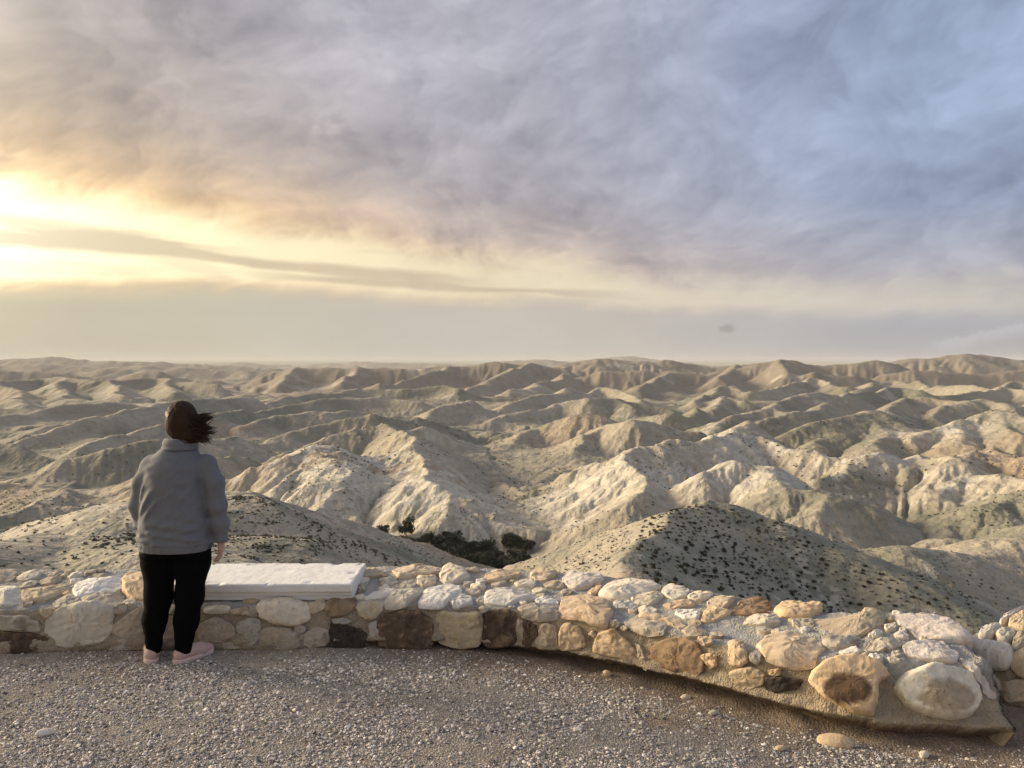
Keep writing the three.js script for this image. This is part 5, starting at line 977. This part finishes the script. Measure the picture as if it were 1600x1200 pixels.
{
  const shapes = [0, 1, 2, 3].map((k) => { const r = rng(80 + k); return leafCloud(90 + k, 90, 0.42, [...Array(6)].map(() => { const t = r() * 6.28, q = r() * 0.5; return [q * Math.cos(t), 0.25 + 0.3 * r(), q * Math.sin(t), 0.34 + 0.2 * r()]; })); });
  const mats = [leafM(0.055, 0.05, 0.032), leafM(0.075, 0.066, 0.04), leafM(0.045, 0.044, 0.03)];
  const inside = (p, x, z) => { let c = false; for (let i = 0, j = p.length - 1; i < p.length; j = i++) if ((p[i][1] > z) !== (p[j][1] > z) && x < (p[j][0] - p[i][0]) * (z - p[i][1]) / (p[j][1] - p[i][1]) + p[i][0]) c = !c; return c; };
  const grow = (seed, poly, n, gap, r0, r1, keep) => {
    const r = rng(seed), xs = poly.map((p) => p[0]), zs = poly.map((p) => p[1]), out = []; let tries = 0;
    while (out.length < n && tries++ < n * 60) { const x = lerp(Math.min(...xs), Math.max(...xs), r()), z = lerp(Math.min(...zs), Math.max(...zs), r()); if (!inside(poly, x, z) || (keep && r() > keep(x, z)) || out.some((o) => (o[0] - x) ** 2 + (o[1] - z) ** 2 < gap * gap)) continue; out.push([x, z, lerp(r0, r1, Math.pow(r(), 1.6)), r() * 6.28, r()]); }
    return out;
  };
  const flank = [[18.5, -116], [27, -118.5], [36.2, -116.6], [43.4, -110.2], [48, -101.6], [51.4, -95.8], [43, -92], [26, -80], [12, -70], [12.4, -82], [14.6, -98]];
  const lit = [[17, -114.5], [13, -100], [10.4, -86], [8.4, -74], [3, -92], [4.5, -118], [10, -119]], lower = [[47, -104], [60, -122], [73, -136], [90, -142], [62, -94], [51, -90]], leftHill = [[-76, -122], [-96, -140], [-60, -128], [-44, -97], [-30, -68], [-46, -62], [-60, -80]], rows = [[-46, -106], [-38, -110], [-28, -111.5], [-21, -113.5], [-15, -117], [-11.5, -123], [-16, -100], [-20, -78], [-26, -70], [-42, -78]];
  const dense = grow(1, flank, 640, 0.75, 0.17, 0.42, (x, z) => smooth(-0.45, 0.25, n2(x / 7 + 4, z / 7) + 0.35 * smooth(14, 26, x))).sort((a, b) => Math.hypot(a[0], a[1]) / a[2] - Math.hypot(b[0], b[1]) / b[2]);
  const onLit = grow(2, lit, 45, 1.1, 0.16, 0.3), onLow = grow(3, lower, 90, 1.4, 0.16, 0.34, (x, z) => smooth(-0.1, 0.3, n2(x / 12, z / 12))), onLeft = grow(4, leftHill, 150, 1.1, 0.16, 0.34, (x, z) => smooth(-0.2, 0.3, n2(x / 9, z / 9)));
  const rest = []; let made = 0;
  const plant = (list, most, label, group) => list.forEach((s, i) => {
    if (i >= most) { rest.push(s); return; }
    const m = shadows(new THREE.Mesh(shapes[i % 4], mats[Math.floor(s[4] * 3)])); m.name = numbered('shrub'); m.position.set(s[0], groundAt(s[0], s[1]) - 0.05, s[1]); m.rotation.y = s[3]; m.scale.set(s[2] * 1.15, s[2] * (0.75 + 0.4 * s[4]), s[2] * 1.15); scene.add(m); tag(m, label, 'shrub', group); made++;
  });
  const zones = [[(x, z) => z < -104 - 0.0 * x, 'small dark shrub high on the densely dotted flank, close under its crest'], [(x) => x > 38, 'small dark shrub at the low right end of the densely dotted flank'], [(x) => x < 24, 'small dark shrub on the left part of the dotted flank, beside the bare tan side'], [() => true, 'small dark shrub in the middle of the densely dotted flank of the near hill']];
  const most = dense.slice(0, 215), zoneOf = (s) => zones.findIndex(([f]) => f(s[0], s[1]));
  zones.forEach(([, label], k) => plant(most.filter((s) => zoneOf(s) === k), 999, label, ['shrubs under the crest of the dotted flank', 'shrubs at the low right end of the dotted flank', 'shrubs on the left part of the dotted flank', 'shrubs in the middle of the dotted flank'][k]));
  rest.push(...dense.slice(215));
  plant(onLit, 25, 'small dark shrub on the bare tan left flank of the near hill', 'shrubs on the left flank of the near hill');
  plant(onLow, 25, 'small shrub on the olive slope at the right edge, beyond the dotted flank', 'shrubs on the olive slope at the right edge');
  plant(onLeft, 35, 'small dark shrub on the hillside left of the person', 'shrubs on the hillside left of the person');
  // everything smaller: low tufts in trodden rows on the left spur, and scattered specks on the slopes beyond
  const r = rng(12345), tufts = [];
  for (const s of rest) tufts.push([s[0], s[1], s[2]]);
  for (let k = 0; k < 26000; k++) { const x = lerp(-47, -10, r()), z = lerp(-124, -62, r()); if (!inside(rows, x, z)) continue; const y = groundAt(x, z), w = (y + 0.10 * x) / 0.55 + 0.6 * n2(x / 9, z / 9), v = (x * 0.9 + z * 0.35) / 3.1 + 0.4 * n2(x / 6 + 7, z / 6); const q = Math.abs(w - Math.round(w)) < 0.10 ? 0.8 : Math.abs(v - Math.round(v)) < 0.07 ? 0.5 : 0.05; if (r() < q * smooth(-0.35, 0.2, n2(x / 5, z / 5))) tufts.push([x, z, 0.09 + 0.11 * r()]); }
  for (let k = 0; k < 5200; k++) { const x = lerp(2, 17, r()), z = lerp(-122, -72, r()); if (!inside(lit, x, z)) continue; const y = groundAt(x, z), w = y / 0.9 + 0.5 * n2(x / 6, z / 6); if (Math.abs(w - Math.round(w)) < 0.09 && r() < 0.6) tufts.push([x, z, 0.06 + 0.07 * r()]); }
  for (let k = 0; k < 17000; k++) { const R = 125 * Math.exp(r() * 1.5), t = lerp(-36, 36, r()) * DEG, x = R * Math.sin(t), z = -R * Math.cos(t); if (r() < smooth(-0.15, 0.35, n2(x / 40, z / 40) + 0.5 * n2(x / 11, z / 11))) tufts.push([x, z, (0.16 + 0.26 * r() * r()) * Math.min(1.5, R / 200)]); }
  for (let k = 0; k < 2600; k++) { const R = lerp(64, 140, r()), t = lerp(-36, 36, r()) * DEG, x = R * Math.sin(t), z = -R * Math.cos(t); tufts.push([x, z, 0.06 + 0.12 * r()]); }
  const small = shapes.map((_, k) => { const q = rng(300 + k); return leafCloud(320 + k, 26, 0.75, [[0, 0.35, 0, 0.5], [0.3 * q(), 0.3, 0.3 * q(), 0.45]]); }), M = new THREE.Matrix4(), Q = new THREE.Quaternion(), UPV = new THREE.Vector3(0, 1, 0), P = new THREE.Vector3(), S = new THREE.Vector3(), C = new THREE.Color(), tm = leafM(1, 1, 1);
  small.forEach((g, k) => {
    const L = tufts.filter((_, i) => i % 4 === k), inst = new THREE.InstancedMesh(g, tm, L.length);
    L.forEach(([x, z, s], i) => { Q.setFromAxisAngle(UPV, r() * 6.28); inst.setMatrixAt(i, M.compose(P.set(x, groundAt(x, z) - 0.04 * s, z), Q, S.set(s, s * (0.6 + 0.5 * r()), s))); const v = 0.05 + 0.07 * r(); inst.setColorAt(i, C.setRGB(v * 1.05, v, v * 0.66)); });
    inst.name = numbered('scrub_vegetation'); inst.castShadow = inst.receiveShadow = true; inst.userData = { kind: 'stuff', label: 'low dry scrub speckled over the slopes', category: 'scrub' }; scene.add(inst);
  });
  console.log('plants', performance.now() | 0, dense.length, made, tufts.length);
}
scene.fog = new THREE.FogExp2(new THREE.Color().setRGB(0.80, 0.78, 0.74), 0.00006);
renderer.render(scene, camera);
